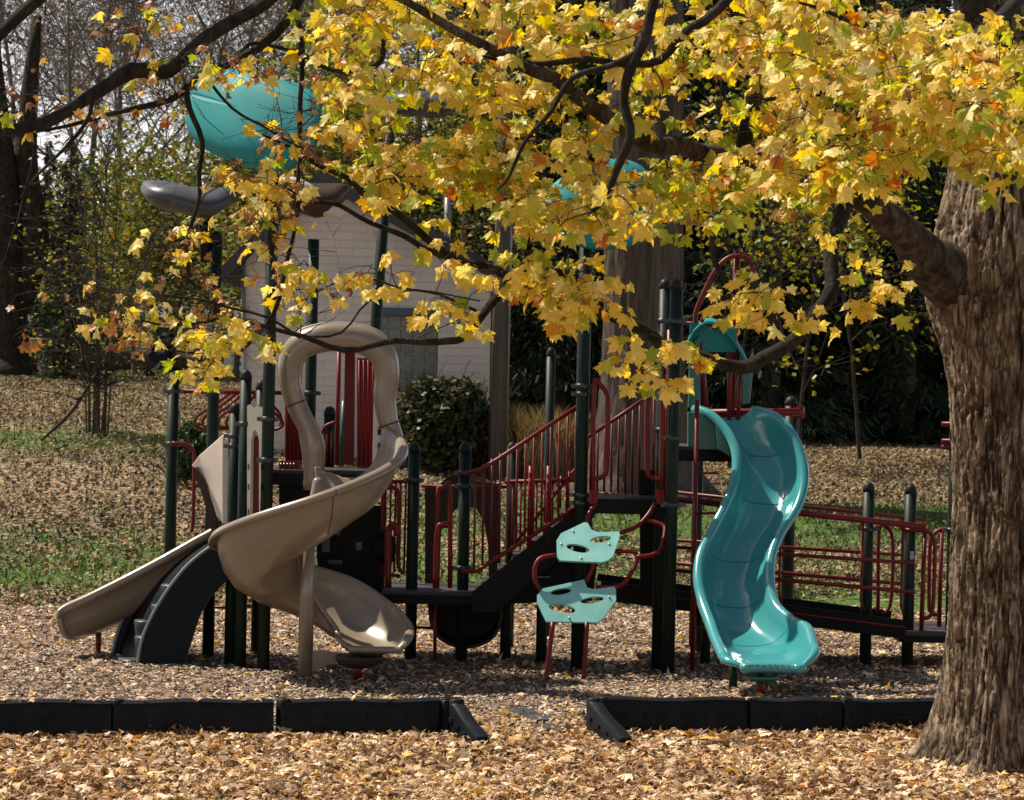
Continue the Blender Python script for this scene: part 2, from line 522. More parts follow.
zSp = 1.72
deck([(xat(268, 24.35), 24.35), (xat(366, 24.35), 24.35), (xat(366, 24.35), 25.5), (xat(268, 24.35), 25.5)], zSp)
zLo = W(450, 592, 24.75).z
deck([(xat(384, 24.75), 24.75), (xat(500, 24.75), 24.75), (xat(508, 25.9), 25.9), (xat(384, 25.9), 25.9)], zLo, .05, .08)
zMid = W(630, 499, 24.5).z
deck([(xat(592, 24.45), 24.45), (xat(664, 24.45), 24.45), (xat(664, 24.45), 25.6), (xat(592, 24.45), 25.6)], zMid, m='black')
zTop = W(690, 446, 24.9).z
deck([(xat(664, 24.7), 24.7), (xat(792, 24.9), 24.9), (xat(792, 24.9), 26.0), (xat(664, 24.7), 26.0)], zTop)
zR = W(930, 631, 25.4).z
deck([(xat(905, 25.35), 25.35), (xat(1000, 25.35), 25.35), (xat(1000, 25.35), 26.5), (xat(905, 25.35), 26.5)], zR, .05, .06)

# ---- spiral slide
ax = G(305, 679)
AXX, AXY = ax.x, ax.y
bedT = [(-360, .235), (-315, .33), (-270, .48), (-225, .60), (-180, .73), (-135, .92), (-90, 1.12), (-45, 1.34), (0, 1.55), (38, 1.70)]
def bed(a):
    return float(np.interp(a, [t[0] for t in bedT], [t[1] for t in bedT]))
prof = [(.055, .30), (.075, .315), (.10, .29), (.12, .14), (.20, .03), (.34, -.02), (.48, -.02), (.60, .04), (.69, .16), (.735, .29), (.75, .39), (.775, .415), (.805, .41), (.82, .385), (.815, .36)]
rows = []
na = 110
for i in range(na + 1):
    a = 38 - 398 * i / na
    ar = R(a); zb = bed(a)
    end = float(np.clip((-270 - a) / 90, 0, 1)); end = end * end * (3 - 2 * end)
    ri, ro_ = .055 + .19 * end, .82 + .08 * end
    ins = min(1, max(.25, (30 - a) / 70))
    sink = float(np.clip((-285 - a) / 75, 0, 1)); sink = sink * sink * (3 - 2 * sink)
    row = []
    for r, dz in prof:
        rr = ri + (ro_ - ri) * (r - .055) / .765
        d2 = dz * (1 - .52 * sink) if dz > 0 else dz
        if r < .2: d2 *= ins
        # the mouth straightens out towards the camera
        row.append(Vector((AXX + rr * math.cos(ar), AXY + rr * math.sin(ar), zb + d2)))
    rows.append(row)
# straight run-out at the mouth
last = rows[-1]


def spoon(rows, last, fwd, lift, shrink, n=9, power=2.0):
    """rounds the end of a chute into a shallow upturned mouth"""
    mid = (last[2] + last[-3]) / 2
    zl = min(p.z for p in last) + lift
    for j in range(1, n + 1):
        u = j / n
        w = 1 - shrink * u ** 3
        row = []
        for q, p in enumerate(last):
            h = Vector((p.x - mid.x, p.y - mid.y, 0)) * w
            z = p.z + (zl - p.z) * u ** power
            row.append(Vector((mid.x, mid.y, 0)) + h + fwd * (1 - (1 - u) ** 1.3) + Vector((0, 0, z)))
        rows.append(row)


spoon(rows, last, Vector((.02, -.34, 0)), .075, .34)
sl = MB().grid(rows).build('spiral_slide', M['tan'], PS, solid=.022, label='tan spiral slide winding round a post')
MB().tube(rows[-1], .03, 10).build('exit_lip', M['tan'], sl)
MB().tube([Vector((AXX, AXY, -.05)), Vector((AXX, AXY, 1.45))], .062, 18).build('support_pole', M['tan'], sl)
ft = G(358, 682)
MB().tube([Vector((ft.x, ft.y, -.02)), Vector((ft.x, ft.y, .2))], .032, 10).build('foot', M['red'], sl, label='red foot under the mouth')
fb = MB()
mc = last[6]
fb.lathe(Vector((ft.x, ft.y, .12)), [(.09, 0), (.17, .03), (.2, .08), (.2, .1)], 14)
fb.build('foot_cup', M['brown'], sl)
# bracing rib under the mouth
MB().prism([Vector((AXX + .05, AXY - .02, z)) + Vector((x, 0, 0)) for x, z in ((0, .24), (.36, .22), (.33, .15), (.15, .13), (.06, .08), (0, .06))], (0, .04, 0)).build('brace', M['tan'], sl)
# entry hood: thick rounded arch with a domed crown
HY = 24.08
arch = [(313, 490), (314, 448), (309, 430), (298, 408), (291, 385), (291, 362), (301, 346), (322, 338), (345, 337), (366, 341), (382, 354), (387, 374), (385, 397), (388, 420), (394, 440), (392, 456)]
hp = catmull(pt(arch, HY), 5)
MB().tube(hp, [.085, .10, .088, .088, .095, .11, .12, .125, .125, .125, .12, .11, .10, .088, .085, .08], 16, flat=1.0).build('hood', M['tan'], sl)
dome = MB()
rws = []
for i in range(9):
    u = i / 8
    yy = HY - .02 + .42 * u
    rws.append([W(340, 343, HY) + Vector(((47 - 6 * u) / 116 * math.cos(t), yy - HY, .02 + .155 * math.sin(t) * (1 - .3 * u * u))) for t in [math.pi * k / 14 for k in range(15)]])
dome.grid(rws).build('hood_crown', M['tanlight'], sl, solid=.02)
for k_, col_ in ((3 * 5 + 1, 'brown'), (13 * 5 + 1, 'brown')):
    t_ = (hp[k_ + 1] - hp[k_ - 1]).normalized()
    u1 = t_.orthogonal().normalized(); u2 = t_.cross(u1)
    rr_ = .094
    MB().tube([hp[k_] + (u1 * math.cos(g) + u2 * math.sin(g)) * rr_ for g in [2 * math.pi * k / 20 for k in range(21)]], .006, 6, cap=False).build('seam', M[col_], sl)
for i_ in (30, 62, 90):
    MB().tube([p + Vector((0, 0, 0)) for p in [rows[i_][q_] + (rows[i_][q_] - Vector((AXX, AXY, rows[i_][q_].z))).normalized() * .013 for q_ in range(3, len(prof))]], .004, 5).build('seam', M['brown'], sl)
# moulded side panels of the entry
MB().prism(pt([(296, 418), (318, 440), (318, 480), (305, 478)], HY - .03), (0, .4, 0)).build('side_panel', M['tan'], sl, bevel=.01)
MB().prism(pt([(374, 380), (388, 400), (390, 440), (386, 470), (372, 470)], HY + .02), (0, .45, 0)).build('side_panel', M['tanlight'], sl, bevel=.01)
sl_slots = MB()
for yy in (432, 446): sl_slots.box(W(379, yy, HY - .0), (.02, .03, .05))
sl_slots.build('slot', M['hole'], sl)

# ---- red ribbed panels and box behind the entry
def ribbed(x0, x1, y0, y1, Y, m='redpanel', ribs=5):
    o = MB().prism(pt([(x0, y0), (x1, y0), (x1, y1), (x0, y1)], Y), (0, .03, 0)).build('panel', M[m], PS)
    rb = MB()
    for i in range(ribs):
        x = x0 + (x1 - x0) * (i + .5) / ribs
        rb.tube([W(x, y0 + 2, Y - .004), W(x, y1 - 2, Y - .004)], .012, 6)
    rb.build('ribs', M[m], o)
    return o
ribbed(285, 302, 347, 468, 24.75, ribs=4)
ribbed(357, 375, 358, 468, 24.85, ribs=4)
MB().prism(pt([(345, 352), (355, 352), (354, 465), (343, 465)], 25.1), (0, .04, 0)).build('panel', M['red'], PS)
MB().tube(pt([(339, 350), (337, 465)], 24.95), .02, 8).build('handrail', M['red'], PS)
bx = MB().prism(pt([(279, 461), (299, 461), (302, 477), (279, 473)], 24.5), (0, .15, 0)).build('panel', M['redpanel'], PS)
rv = MB()
for i in range(5): rv.ball(W(281 + 3.2 * i, 464, 24.49), .010, 6)
for i in range(3): rv.ball(W(283 + 6 * i, 470, 24.49), .011, 6)
rv.build('rivets', M['bolt'], bx)
MB().tube(pt([(344, 401), (341, 466)], 25.3), .022, 10).build('tube', M['tealdark'], PS)
MB().tube(pt([(358, 500), (356, 531)], 25.3), .025, 10).build('tube', M['tealdark'], PS)
post(330, 411, 328, 500, Y=25.5, z0=1.72)
rail('handrail', [(319, 465), (320, 442), (325, 427), (336, 422)], 25.2, .016, curve=True)
for x in (322, 327, 332): rail('baluster', [(x, 430), (x - 1, 465)], 25.2, .009)
# dark workings below the deck
ub = MB().prism(pt([(316, 512), (384, 505), (384, 598), (318, 598)], 25.2), (0, .05, 0)).build('activity_panel', M['black'], PS)
for x, y, w, h in ((322, 538, 8, 14), (336, 530, 4, 5), (356, 542, 6, 8), (328, 560, 14, 4)):
    MB().box(W(x + w / 2, y + h / 2, 25.19), (w / 112, .03, h / 112)).build('dial', M['clamp'], ub)
MB().prism(pt([(279, 478), (318, 478), (318, 505), (279, 512)], 24.6), (0, .5, 0)).build('deck_box', M['black'], PS)

# ---- steering wheel on a red stand
wc = W(385, 549, 24.9)
MB().ball(wc, (.10, .05, .17), 14).build('steering_wheel', M['black'], PS)
rail('handrail', [(388, 588), (388, 540), (390, 528), (396, 526), (397, 535)], 24.8, .032, curve=True)

# ---- red fence beside the wheel
for x in (386, 391, 396, 401, 406): rail('baluster', [(x, 483), (x - 2, 572)], 25.15, .010)
rail('rail', [(378, 482), (413, 481)], 25.15, .018)
rail('rail', [(383, 574), (400, 576)], 25.15, .014)
rail('handrail', [(382, 573), (383, 498), (388, 488), (394, 488), (399, 498), (398, 560), (403, 574)], 25.1, .018, curve=True)
# arched play panel over the lower deck
fr = []
outer = [(425, 592), (425, 486), (440, 484), (446, 478), (455, 473), (468, 474), (478, 481), (500, 484), (501, 592)]
inner = [(489, 592), (488, 545), (484, 522), (476, 508), (466, 506), (456, 509), (447, 522), (435, 532), (434, 592)]
MB().prism(pt(outer + inner, 25.75), (0, .05, 0)).build('arch_panel', M['brown'], PS)
rail('rail', [(421, 486), (508, 487)], 25.3, .014)
rail('handrail', [(450, 588), (450, 489), (446, 486), (441, 489), (438, 496), (437, 588)], 24.7, .021, curve=True, n=3)
rail('handrail', [(448, 525), (443, 525), (438, 532), (436, 588)], 24.65, .030, curve=True)
# brown half tunnel hanging below the lower deck
rws = []
for i in range(8):
    yy = 25.0 + i * .12
    L = W(430, 600, yy); Rr = W(502, 600, yy); w = (Rr.x - L.x)
    rws.append([Vector((L.x + w * (.5 - .5 * math.cos(t)), yy, zLo - .1 - .42 * math.sin(t) ** .6 * (1 if i else .97))) for t in [math.pi * k / 16 for k in range(17)]])
o = MB().grid(rws).build('crawl_tub', M['brown'], PS, solid=.03)
MB().prism(rws[-1], (0, .03, 0)).build('end_wall', M['brown'], o)
# ground rails, thin red
rail('rail', [(196, 576), (240, 574)], 25.6, .012); rail('rail', [(194, 608), (262, 606)], 25.6, .014)
rail('rail', [(404, 627), (440, 628)], 25.2, .012)
rail('leg', [(435, 598), (435, 665)], 24.8, .016)

# ---- stairs up to the middle deck
SY0, SY1 = 24.55, 25.5
sp = [(468, 600), (480, 594), (575, 512), (597, 500), (597, 520), (560, 560), (530, 590), (500, 604)]
for Y in (SY0, SY1):
    MB().prism(pt([(472, 592), (579, 506), (592, 506), (592, 530), (497, 612), (472, 612)], Y), (0, .05, 0)).build('stringer', M['black'], PS)
ns = 6
for i in range(ns):
    t = (i + .5) / ns
    a = W(490 + 96 * t, 592 - 86 * t, SY0); 
    MB().box((a.x, (SY0 + SY1) / 2 + .02, a.z - .02), (.30, SY1 - SY0 - .08, .04)).build('step', M['deck'], PS)
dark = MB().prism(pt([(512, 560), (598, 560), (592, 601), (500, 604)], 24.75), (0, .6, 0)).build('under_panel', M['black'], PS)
MB().tube(pt([(513, 577), (550, 577)], 24.74), .008, 6).build('handle', M['metal'], dark)
rail('banister', [(461, 572), (478, 571), (490, 562), (577, 507)], SY0 - .02, .020)
rail('banister', [(466, 474), (480, 470), (500, 458), (580, 405)], SY0 - .02, .020)
for i in range(13):
    t = i / 12
    x = 474 + 101 * t
    lo = 571 if x < 480 else 571 - (x - 480) * .66
    up = 474 - (x - 466) * .61
    rail('baluster', [(x + 1.2, up), (x, lo)], SY0 - .02, .0105)
rail('banister', [(505, 482), (580, 480)], SY1, .02)
rail('banister', [(508, 552), (587, 455)], SY1, .016)
for i in range(10):
    x = 512 + 8 * i
    rail('baluster', [(x + 1, 482 if i < 6 else 476 - (x - 560) * .6), (x, 566 - i * 6.5)], SY1, .010)
for x in (531, 549): rail('baluster', [(x, 466), (x - 2, 548)], SY0 + .02, .022)
# railing behind the middle deck
rail('banister', [(584, 440), (655, 392)], 25.55, .019)
rail('banister', [(590, 493), (660, 498)], 25.55, .019)
for i in range(10):
    x = 590 + 7 * i
    rail('baluster', [(x + 1, 437 - (x - 586) * .66), (x, 495)], 25.55, .0105)
# the two red grab loops at the pod climber
rail('handrail', [(593, 500), (594, 388), (601, 386), (607, 394), (608, 405), (607, 465), (603, 476), (594, 479)], 24.42, .022, curve=True, n=4)
rail('handrail', [(661, 500), (662, 389), (655, 389), (649, 396), (647, 408), (647, 465), (651, 477), (660, 480)], 24.42, .022, curve=True, n=4)
for x in (593, 660):
    MB().prism(pt([(x - 4, 490), (x + 4, 490), (x + 5, 504), (x - 4, 504)], 24.4), (0, .02, 0)).build('bracket', M['redpanel'], PS)
rail('baluster', [(670, 330), (667, 500)], 24.45, .028)
rail('baluster', [(664, 342), (661, 480)], 24.6, .03)

# ---- pod climber: two teal plates on a red frame
def ell(cx, cy, rx, ry, rot, n=18):
    return [(cx + rx * math.cos(t) * math.cos(rot) - ry * math.sin(t) * math.sin(rot), cy + rx * math.cos(t) * math.sin(rot) + ry * math.sin(t) * math.cos(rot)) for t in [2 * math.pi * k / n for k in range(n)]]


pc = bpy.data.objects.new('pod_climber', None); COL.objects.link(pc); pc.parent = PS
pc['label'] = 'red tube climber with two teal plates'
MB().tube(catmull(pt([(553, 622), (549, 655), (545, 690)], [23.75, 23.72, 23.7]), 3), .021, 10).build('leg', M['red'], pc)
MB().tube(catmull(pt([(587, 622), (585, 655), (583, 688)], [23.75, 23.72, 23.7]), 3), .021, 10).build('leg', M['red'], pc)
MB().tube(catmull(pt([(540, 590), (535, 580), (535, 567), (541, 558), (556, 555)], [23.9, 23.92, 23.95, 23.98, 24.0]), 4), .020, 10).build('frame_tube', M['red'], pc)
MB().tube(catmull(pt([(597, 587), (615, 587), (625, 582), (634, 568), (637, 558), (633, 552), (612, 551)], [23.98, 23.95, 24.0, 24.05, 24.08, 24.1, 24.1]), 4), .020, 10).build('frame_tube', M['red'], pc)
MB().tube(catmull(pt([(594, 560), (592, 570), (586, 582)], [24.02, 24.0, 23.98]), 4), .018, 10).build('frame_tube', M['red'], pc)
MB().tube(catmull(pt([(597, 503), (590, 512), (587, 524), (592, 531)], [24.42, 24.35, 24.28, 24.22]), 4), .020, 10).build('frame_tube', M['red'], pc)
MB().tube(catmull(pt([(655, 503), (648, 515), (636, 527), (619, 533)], [24.42, 24.35, 24.28, 24.22]), 4), .020, 10).build('frame_tube', M['red'], pc)
MB().tube(catmull(pt([(645, 519), (662, 525), (665, 531), (661, 548), (652, 555), (636, 557)], [24.35, 24.3, 24.25, 24.15, 24.1, 24.08]), 4), .020, 10).build('frame_tube', M['red'], pc)


def plate(outline, holes, Ytop, Ybot, bolts):
    ys = [p[1] for p in outline]; y0, y1 = min(ys), max(ys)
    YY = lambda y: Ytop + (Ybot - Ytop) * (y - y0) / (y1 - y0)
    bm = bmesh.new()
    def loop(l):
        vs = [bm.verts.new(W(x, y, YY(y)) - origin_of(pc)) for x, y in l]
        return [bm.edges.new((vs[i], vs[(i + 1) % len(vs)])) for i in range(len(vs))]
    ed = loop(outline)
    for h in holes: ed += loop(h)
    bmesh.ops.triangle_fill(bm, edges=ed, use_beauty=True, use_dissolve=False)
    me = bpy.data.meshes.new('plate'); bm.to_mesh(me); bm.free()
    me.materials.append(M['tealpod'])
    o = link('plate', me, pc)
    md = o.modifiers.new('thickness', 'SOLIDIFY'); md.thickness = .022; md.offset = 0
    b = MB()
    for x, y in bolts: b.ball(W(x, y, YY(y) - .015), .011, 6)
    b.build('bolts', M['bolt'], o)


plate([(584, 523), (588, 524), (591, 530), (598, 533), (619, 532), (620, 536), (613, 557), (608, 561), (602, 563), (559, 561), (557, 557), (556.5, 541), (561, 534)],
      [ell(578, 549, 12, 3.8, R(12)), ell(600.6, 540, 10.5, 3.2, R(-8))], 24.25, 23.98, [(573, 531), (561, 544), (581, 558), (609, 544)])
plate([(580, 581), (584, 580), (587, 588), (594, 590), (614, 587), (616, 590), (616, 601), (603, 619), (597, 623), (546, 622), (537, 603), (537, 596), (543, 589)],
      [ell(561, 592, 10.5, 3.2, R(-8)), ell(592, 600.5, 12, 3.2, R(-8)), ell(562, 609, 13.5, 4.4, R(10))], 23.98, 23.75, [(578, 585), (543, 594), (569, 618), (609, 597)])

# ---- teal wave slide
Lp = [(697, 407), (713, 414), (729, 431), (738, 452), (737, 476), (728, 502), (714, 530), (703, 552), (700, 576), (704, 599), (711, 619), (717, 637), (725, 655)]
Rp = [(753, 408), (772, 414), (790, 431), (801, 458), (803, 482), (796, 507), (780, 532), (770, 556), (769, 582), (775, 604), (790, 618), (806, 627), (812, 646)]
YS = [24.85, 24.72, 24.58, 24.44, 24.30, 24.14, 23.97, 23.80, 23.62, 23.44, 23.22, 22.98, 22.72]
YR = [y + .05 for y in YS]
Lc = catmull([W(x, y, Y) for (x, y), Y in zip(Lp, YS)], 5)
Rc = catmull([W(x, y, Y) for (x, y), Y in zip(Rp, YR)], 5)
rows = []
n = len(Lc)
for i in range(n):
    a, b = Lc[i], Rc[i]
    j0, j1 = max(i - 1, 0), min(i + 1, n - 1)
    T = ((Lc[j1] + Rc[j1]) - (Lc[j0] + Rc[j0])).normalized()
    wd = (b - a); nn = wd.normalized().cross(T).normalized()
    if nn.z > 0: nn = -nn
    t = i / (n - 1)
    d = (.10 + .16 * min(1, t / .16)) - .10 * max(0, (t - .8) / .2)
    ud = nn.normalized()
    uw = wd.normalized()
    row = [a - uw * .045 + ud * .05, a - uw * .05 + ud * .015, a - uw * .035 - ud * .012, a - ud * .018, a + uw * .022 - ud * .002]
    for k in range(1, 16):
        s = k / 16
        q = abs(2 * s - 1)
        dd = d * (1 - q ** 3.2)
        # shallow moulded ripple across the bed
        dd += .010 * math.sin(i * .74) * (1 - q ** 2)
        row.append(a + wd * s + ud * dd)
    row += [b - uw * .022 - ud * .002, b - ud * .018, b + uw * .035 - ud * .012, b + uw * .05 + ud * .015, b + uw * .045 + ud * .05]
    rows.append(row)
spoon(rows, rows[-1], Vector((.02, -.24, -.01)), .045, .42, 8)
ws = MB().grid(rows).build('wave_slide', M['teal'], PS, solid=.016, label='glossy teal wave slide')
ed = rows[-1]
lip = ed
MB().tube(lip, .042, 12).build('exit_lip', M['teal'], ws)
nt_ = MB()
for k in (6, 8, 10, 12, 14, 16, 18):
    nt_.box(lip[k] + Vector((0, -.036, .016)), (.010, .012, .04))
nt_.build('lip_notches', M['tealpod'], ws)
for i in (12, 22, 33, 42, 51):
    MB().tube([rows[i][k] + Vector((0, -.009, .006)) for k in range(4, 21)], .0032, 5).build('seam', M['tealdark'], ws)
f2 = G(761, 699)
MB().tube([Vector((f2.x, f2.y, -.02)), Vector((f2.x, f2.y, .2))], .034, 10).build('foot', M['red'], ws)
MB().lathe(Vector((f2.x, f2.y, .14)), [(.08, 0), (.13, .02), (.15, .05)], 16).build('foot_cup', M['tealdark'], ws)
# entry flange and hood of the wave slide
MB().prism(pt([(688, 412), (703, 413), (720, 423), (724, 442), (722, 450), (688, 450)], 24.75), (0, .12, 0)).build('flange', M['tealdark'], ws, bevel=.01)
MB().prism(pt([(716, 425), (727, 436), (733, 458), (718, 449)], 24.6), (0, .1, 0)).build('flange', M['tealdark'], ws)
MB().prism(pt([(690, 345), (700, 335), (701, 408), (688, 408)], 24.95), (0, .08, 0)).build('hood_side', M['tealdark'], ws, bevel=.01)
MB().prism(pt([(741, 372), (753, 372), (750, 404), (742, 404)], 24.95), (0, .08, 0)).build('hood_side', M['tealdark'], ws, bevel=.01)
rws = []
for i in range(7):
    u = i / 6
    rws.append(pt([(688 + 60 * k / 10, 345 - 31 * math.sin(math.pi * (k / 10) ** .85) ** .8 + 22 * (k / 10) - 4 * u) for k in range(11)], 24.9 + .35 * u))
MB().grid(rws).build('hood_roof', M['tealcan'], ws, solid=.02)
MB().prism(pt([(690, 323), (706, 324), (716, 331), (726, 316), (736, 330), (736, 352), (690, 352)], 24.98), (0, .03, 0)).build('hood_front', M['tealcan'], ws)
rail('rail', [(700, 413), (800, 412)], 25.1, .036)
rail('handrail', [(737, 255), (731, 420)], 25.05, .03)
rail('handrail', [(730, 352), (729, 420)], 24.9, .02); rail('handrail', [(740, 374), (738, 420)], 24.9, .018)
rail('handrail', [(696, 330), (696, 312), (706, 288), (717, 268), (730, 257), (744, 257), (752, 265), (754, 282)], 25.0, .021, curve=True)
rail('handrail', [(701, 322), (708, 312), (722, 304), (733, 299), (737, 290)], 24.95, .018, curve=True)
rail('handrail', [(733, 318), (736, 302), (744, 305), (750, 320)], 24.95, .018, curve=True)
rail('rail', [(660, 323), (770, 323)], 25.1, .014)
rail('handrail', [(700, 343), (707, 420)], 25.0, .026)
# ladder below the slide deck
rail('ladder_rail', [(697, 400), (692, 676)], 24.1 + .3, .021)
for y in (473, 513, 569, 628): rail('rung', [(697, y), (718, y)], 24.45, .012)
MB().prism(pt([(640, 470), (668, 470), (668, 600), (640, 600)], 25.4), (0, .04, 0)).build('panel', M['black'], PS)

# ---- ramp on the right
rampA, rampB = 25.35, 26.3
for Y, dy in ((rampA, 0), (rampB, -7)):
    rail('rail', [(672, 499 + dy), (926, 527 + dy)], Y, .028 if dy == 0 else .018)
    rail('rail', [(672, 547 + dy), (915, 563 + dy)], Y, .017)
    rail('rail', [(672, 570 + dy), (915, 592 + dy)], Y, .019)
    for x, y0 in ((780, 512), (862, 519), (902, 524)):
        rail('baluster', [(x + 1, y0 + dy), (x - 1, y0 + 82 + dy * .5), (x + 2, y0 + 92 + dy * .5)], Y, .0125)
ra = [W(600, 588, rampA), W(905, 627, rampA), W(905, 627, rampA) + Vector((0, .95, 0)), W(600, 588, rampA) + Vector((0, .95, 0))]
rp_ = MB().prism(ra, (0, 0, -.05)).build('ramp', M['deck'], PS)
for k in (0, 1):
    a, b = (ra[0], ra[1]) if k == 0 else (ra[3], ra[2])
    MB().beam(a + Vector((0, -.03 + .06 * k, -.02)), b + Vector((0, -.03 + .06 * k, -.02)), .05, .17).build('kick_plate', M['black'], rp_)
    if k == 0: MB().tube([a + Vector((0, -.06, .0)), b + Vector((0, -.06, .0))], .009, 6).build('trim', M['red'], rp_)
for x in (700, 785): post(0, 560, x, 655, Y=26.3, r=.05, cap=None, top=W(x, 605, 26.3))
# hoop gates at the landing
rail('handrail', [(878, 612), (879, 530), (886, 527), (892, 535), (893, 560), (891, 600), (886, 612), (880, 610)], 25.9, .018, curve=True, n=4)
rail('rail', [(872, 527), (882, 527)], 25.9, .016)
rail('handrail', [(921, 640), (925, 532)], 25.4, .021)
rail('handrail', [(906, 530), (926, 531), (933, 537), (935, 550), (933, 606), (929, 617), (922, 618)], 25.42, .019, curve=True, n=4)
rail('handrail', [(952, 530), (940, 530), (933, 536), (930, 548), (929, 600), (931, 612), (940, 616)], 25.9, .019, curve=True, n=4)
rail('handrail', [(942, 531), (939, 628)], 25.9, .021)

# ---- overhead loop ladder on the left
rail('rail', [(168, 391), (290, 393)], 25.6, .020)
rail('rail', [(200, 428), (234, 428)], 25.9, .020)
for i in range(5):
    x = 8 * i
    rail('rung', [(232 + x * .8, 392), (214 + x, 405), (200 + x, 414), (195 + x, 420), (196 + x, 427), (206 + x, 429)], [25.6, 25.7, 25.85, 25.9, 25.9, 25.9], .014, curve=True)
rail('rung', [(254, 397), (268, 408), (279, 417), (283, 424), (278, 429), (270, 430)], 25.6, .014, curve=True)
rail('rung', [(258, 394), (276, 409), (281, 418), (278, 428), (268, 430)], 25.9, .014, curve=True)
rail('handrail', [(172, 443), (184, 444), (191, 449), (194, 458), (193, 520), (191, 532)], 25.3, .017, curve=True)

# ---- cream arch panel
cp = MB().prism(pt([(247, 521), (247, 406), (250, 404), (254, 408), (257, 405), (261, 408), (264, 405), (265, 521), (259, 521), (259, 440), (257, 432), (255, 430), (253, 432), (251, 441), (250, 521)], [23.94, 23.94, 23.92, 23.9, 23.88, 23.86, 23.84, 23.84, 23.87, 23.87, 23.88, 23.9, 23.91, 23.92, 23.93]), (.02, .035, 0)).build('arch_panel', M['cream'], PS, label='cream arched panel')
MB().prism(pt([(250, 525), (251, 436), (259, 436), (259, 525)], 23.98), (0, .03, 0)).build('inset', M['redpanel'], cp)
sl2 = MB()
for yy in (467, 487, 512): sl2.box(W(248.3, yy, 23.91), (.008, .02, .05)); sl2.box(W(261.5, yy, 23.82), (.008, .02, .05))
sl2.build('slots', M['hole'], cp)

# ---- pale tan slide entry and its lower chute on the far left
es = MB().prism(pt([(191, 466), (199, 455), (224, 433), (228, 437), (228, 522), (221, 522), (216, 516), (210, 495), (205, 480), (198, 470)], [24.95, 24.85, 24.55, 24.5, 24.5, 24.58, 24.63, 24.7, 24.8, 24.88]), (.03, .04, 0)).build('side_slide', M['tanlight'], PS, bevel=.012, label='pale tan side slide')
MB().prism(pt([(222, 436), (229, 440), (229, 524), (222, 524)], 24.5), (0, .6, 0)).build('flange', M['tanlight'], es, bevel=.01)
MB().prism(pt([(196, 467), (205, 480), (216, 516), (216, 528), (208, 528), (205, 505), (196, 475)], 24.7), (0, .4, 0)).build('chute_back', M['brown'], es)
rows = []
cl = [(232, 512), (215, 528), (192, 541), (160, 559), (120, 580), (88, 596), (66, 606), (58, 612)]
cc = catmull(pt(cl, [24.9, 24.85, 24.8, 24.75, 24.7, 24.62, 24.55, 24.5]), 4)
for i, p in enumerate(cc):
    t = i / (len(cc) - 1)
    dep = .46 - .20 * t if t < .93 else .24
    dep = min(dep, p.z - .13)
    wd = Vector((.10 + .15 * t, .62, 0))
    row = [p + Vector((0, -.035, -.06)), p + Vector((0, -.035, -.01)), p + Vector((0, -.01, .012)), p + Vector((0, .02, 0))]
    for k in range(1, 12):
        s = k / 12; qn = abs(2 * s - 1)
        row.append(p + wd * s + Vector((0, 0, -dep * (1 - qn ** 4))))
    e = p + wd
    row += [e + Vector((0, -.02, 0)), e + Vector((0, .01, .012)), e + Vector((0, .035, -.01)), e + Vector((0, .035, -.06))]
    rows.append(row)
ch = MB().grid(rows).build('chute', M['tan'], es, solid=.025)
el = rows[-1]
MB().tube(el[3:16], .03, 8).build('exit_lip', M['tan'], ch)
f3 = G(98, 656)
MB().tube([Vector((f3.x, f3.y, -.02)), Vector((f3.x, f3.y, .28))], .026, 8).build('foot', M['red'], ch)

M['step_rim'] = plastic('highlight_rim', (.16, .17, .18), .35, .5, .4, 6)  # lighter grey paints the highlights along the climber edges
# ---- dark curved step climber
YF, YB = 24.12, 24.85
front = [(137, 668), (142, 640), (150, 620), (160, 602), (172, 584), (188, 565), (206, 550), (222, 541), (236, 535), (236, 575), (222, 585), (210, 598), (200, 615), (192, 640), (184, 664), (182, 668)]
back = [(112, 655), (118, 632), (126, 612), (136, 596), (150, 576), (166, 560), (184, 546), (204, 534), (232, 524), (232, 560), (214, 572), (200, 590), (188, 615), (178, 655)]
cb = MB().prism(pt(front, YF), (0, .05, 0)).build('step_climber', M['navy'], PS, label='black curved step climber')
MB().prism(pt(back, YB), (0, .05, 0)).build('side_wall', M['navy'], cb)
MB().tube(catmull(pt(front[:9], YF + .01), 4), .016, 8).build('edge_rim', M['step_rim'], cb)
MB().tube(catmull(pt(back[:9], YB + .01), 4), .016, 8).build('edge_rim', M['step_rim'], cb)
# curved riser sheet between the walls and moulded steps
fa = catmull(pt([(x + 6, y + 7) for x, y in front[:9]], YF + .04), 4); ba = catmull(pt([(x + 6, y + 7) for x, y in back[:9]], YB), 4)
MB().grid([[a, a.lerp(b, .5), b] for a, b in zip(fa, ba)]).build('riser', M['navy'], cb, solid=.02)
for t, w0, w1 in ((.08, .08, .85), (.20, .05, .42), (.31, .30, .72), (.42, .08, .45), (.54, .25, .62), (.68, .10, .45), (.83, .2, .55)):
    i = int(t * (len(fa) - 1))
    a, b = fa[i], ba[i]
    c = a.lerp(b, (w0 + w1) / 2)
    q = MB()
    kx = .42 + .28 * (w1 - w0) / .5
    prof_ = [(.12, -.16), (.150, .00), (.158, .045), (.152, .062), (.12, .066)]
    vs_ = [Vector((c.x + .01 + r_ * kx * 1.1 * math.cos(g), c.y + r_ * (w1 - w0) / .42 * math.sin(g), c.z - .075 + h_)) for r_, h_ in prof_ for g in [2 * math.pi * k / 16 for k in range(16)]]
    q.add(vs_, [(i_ * 16 + k, i_ * 16 + (k + 1) % 16, (i_ + 1) * 16 + (k + 1) % 16, (i_ + 1) * 16 + k) for i_ in range(4) for k in range(16)], True)
    q.f.append(tuple(64 + k for k in range(16))); q.sm.append(False)
    q.build('step', M['step'], cb)

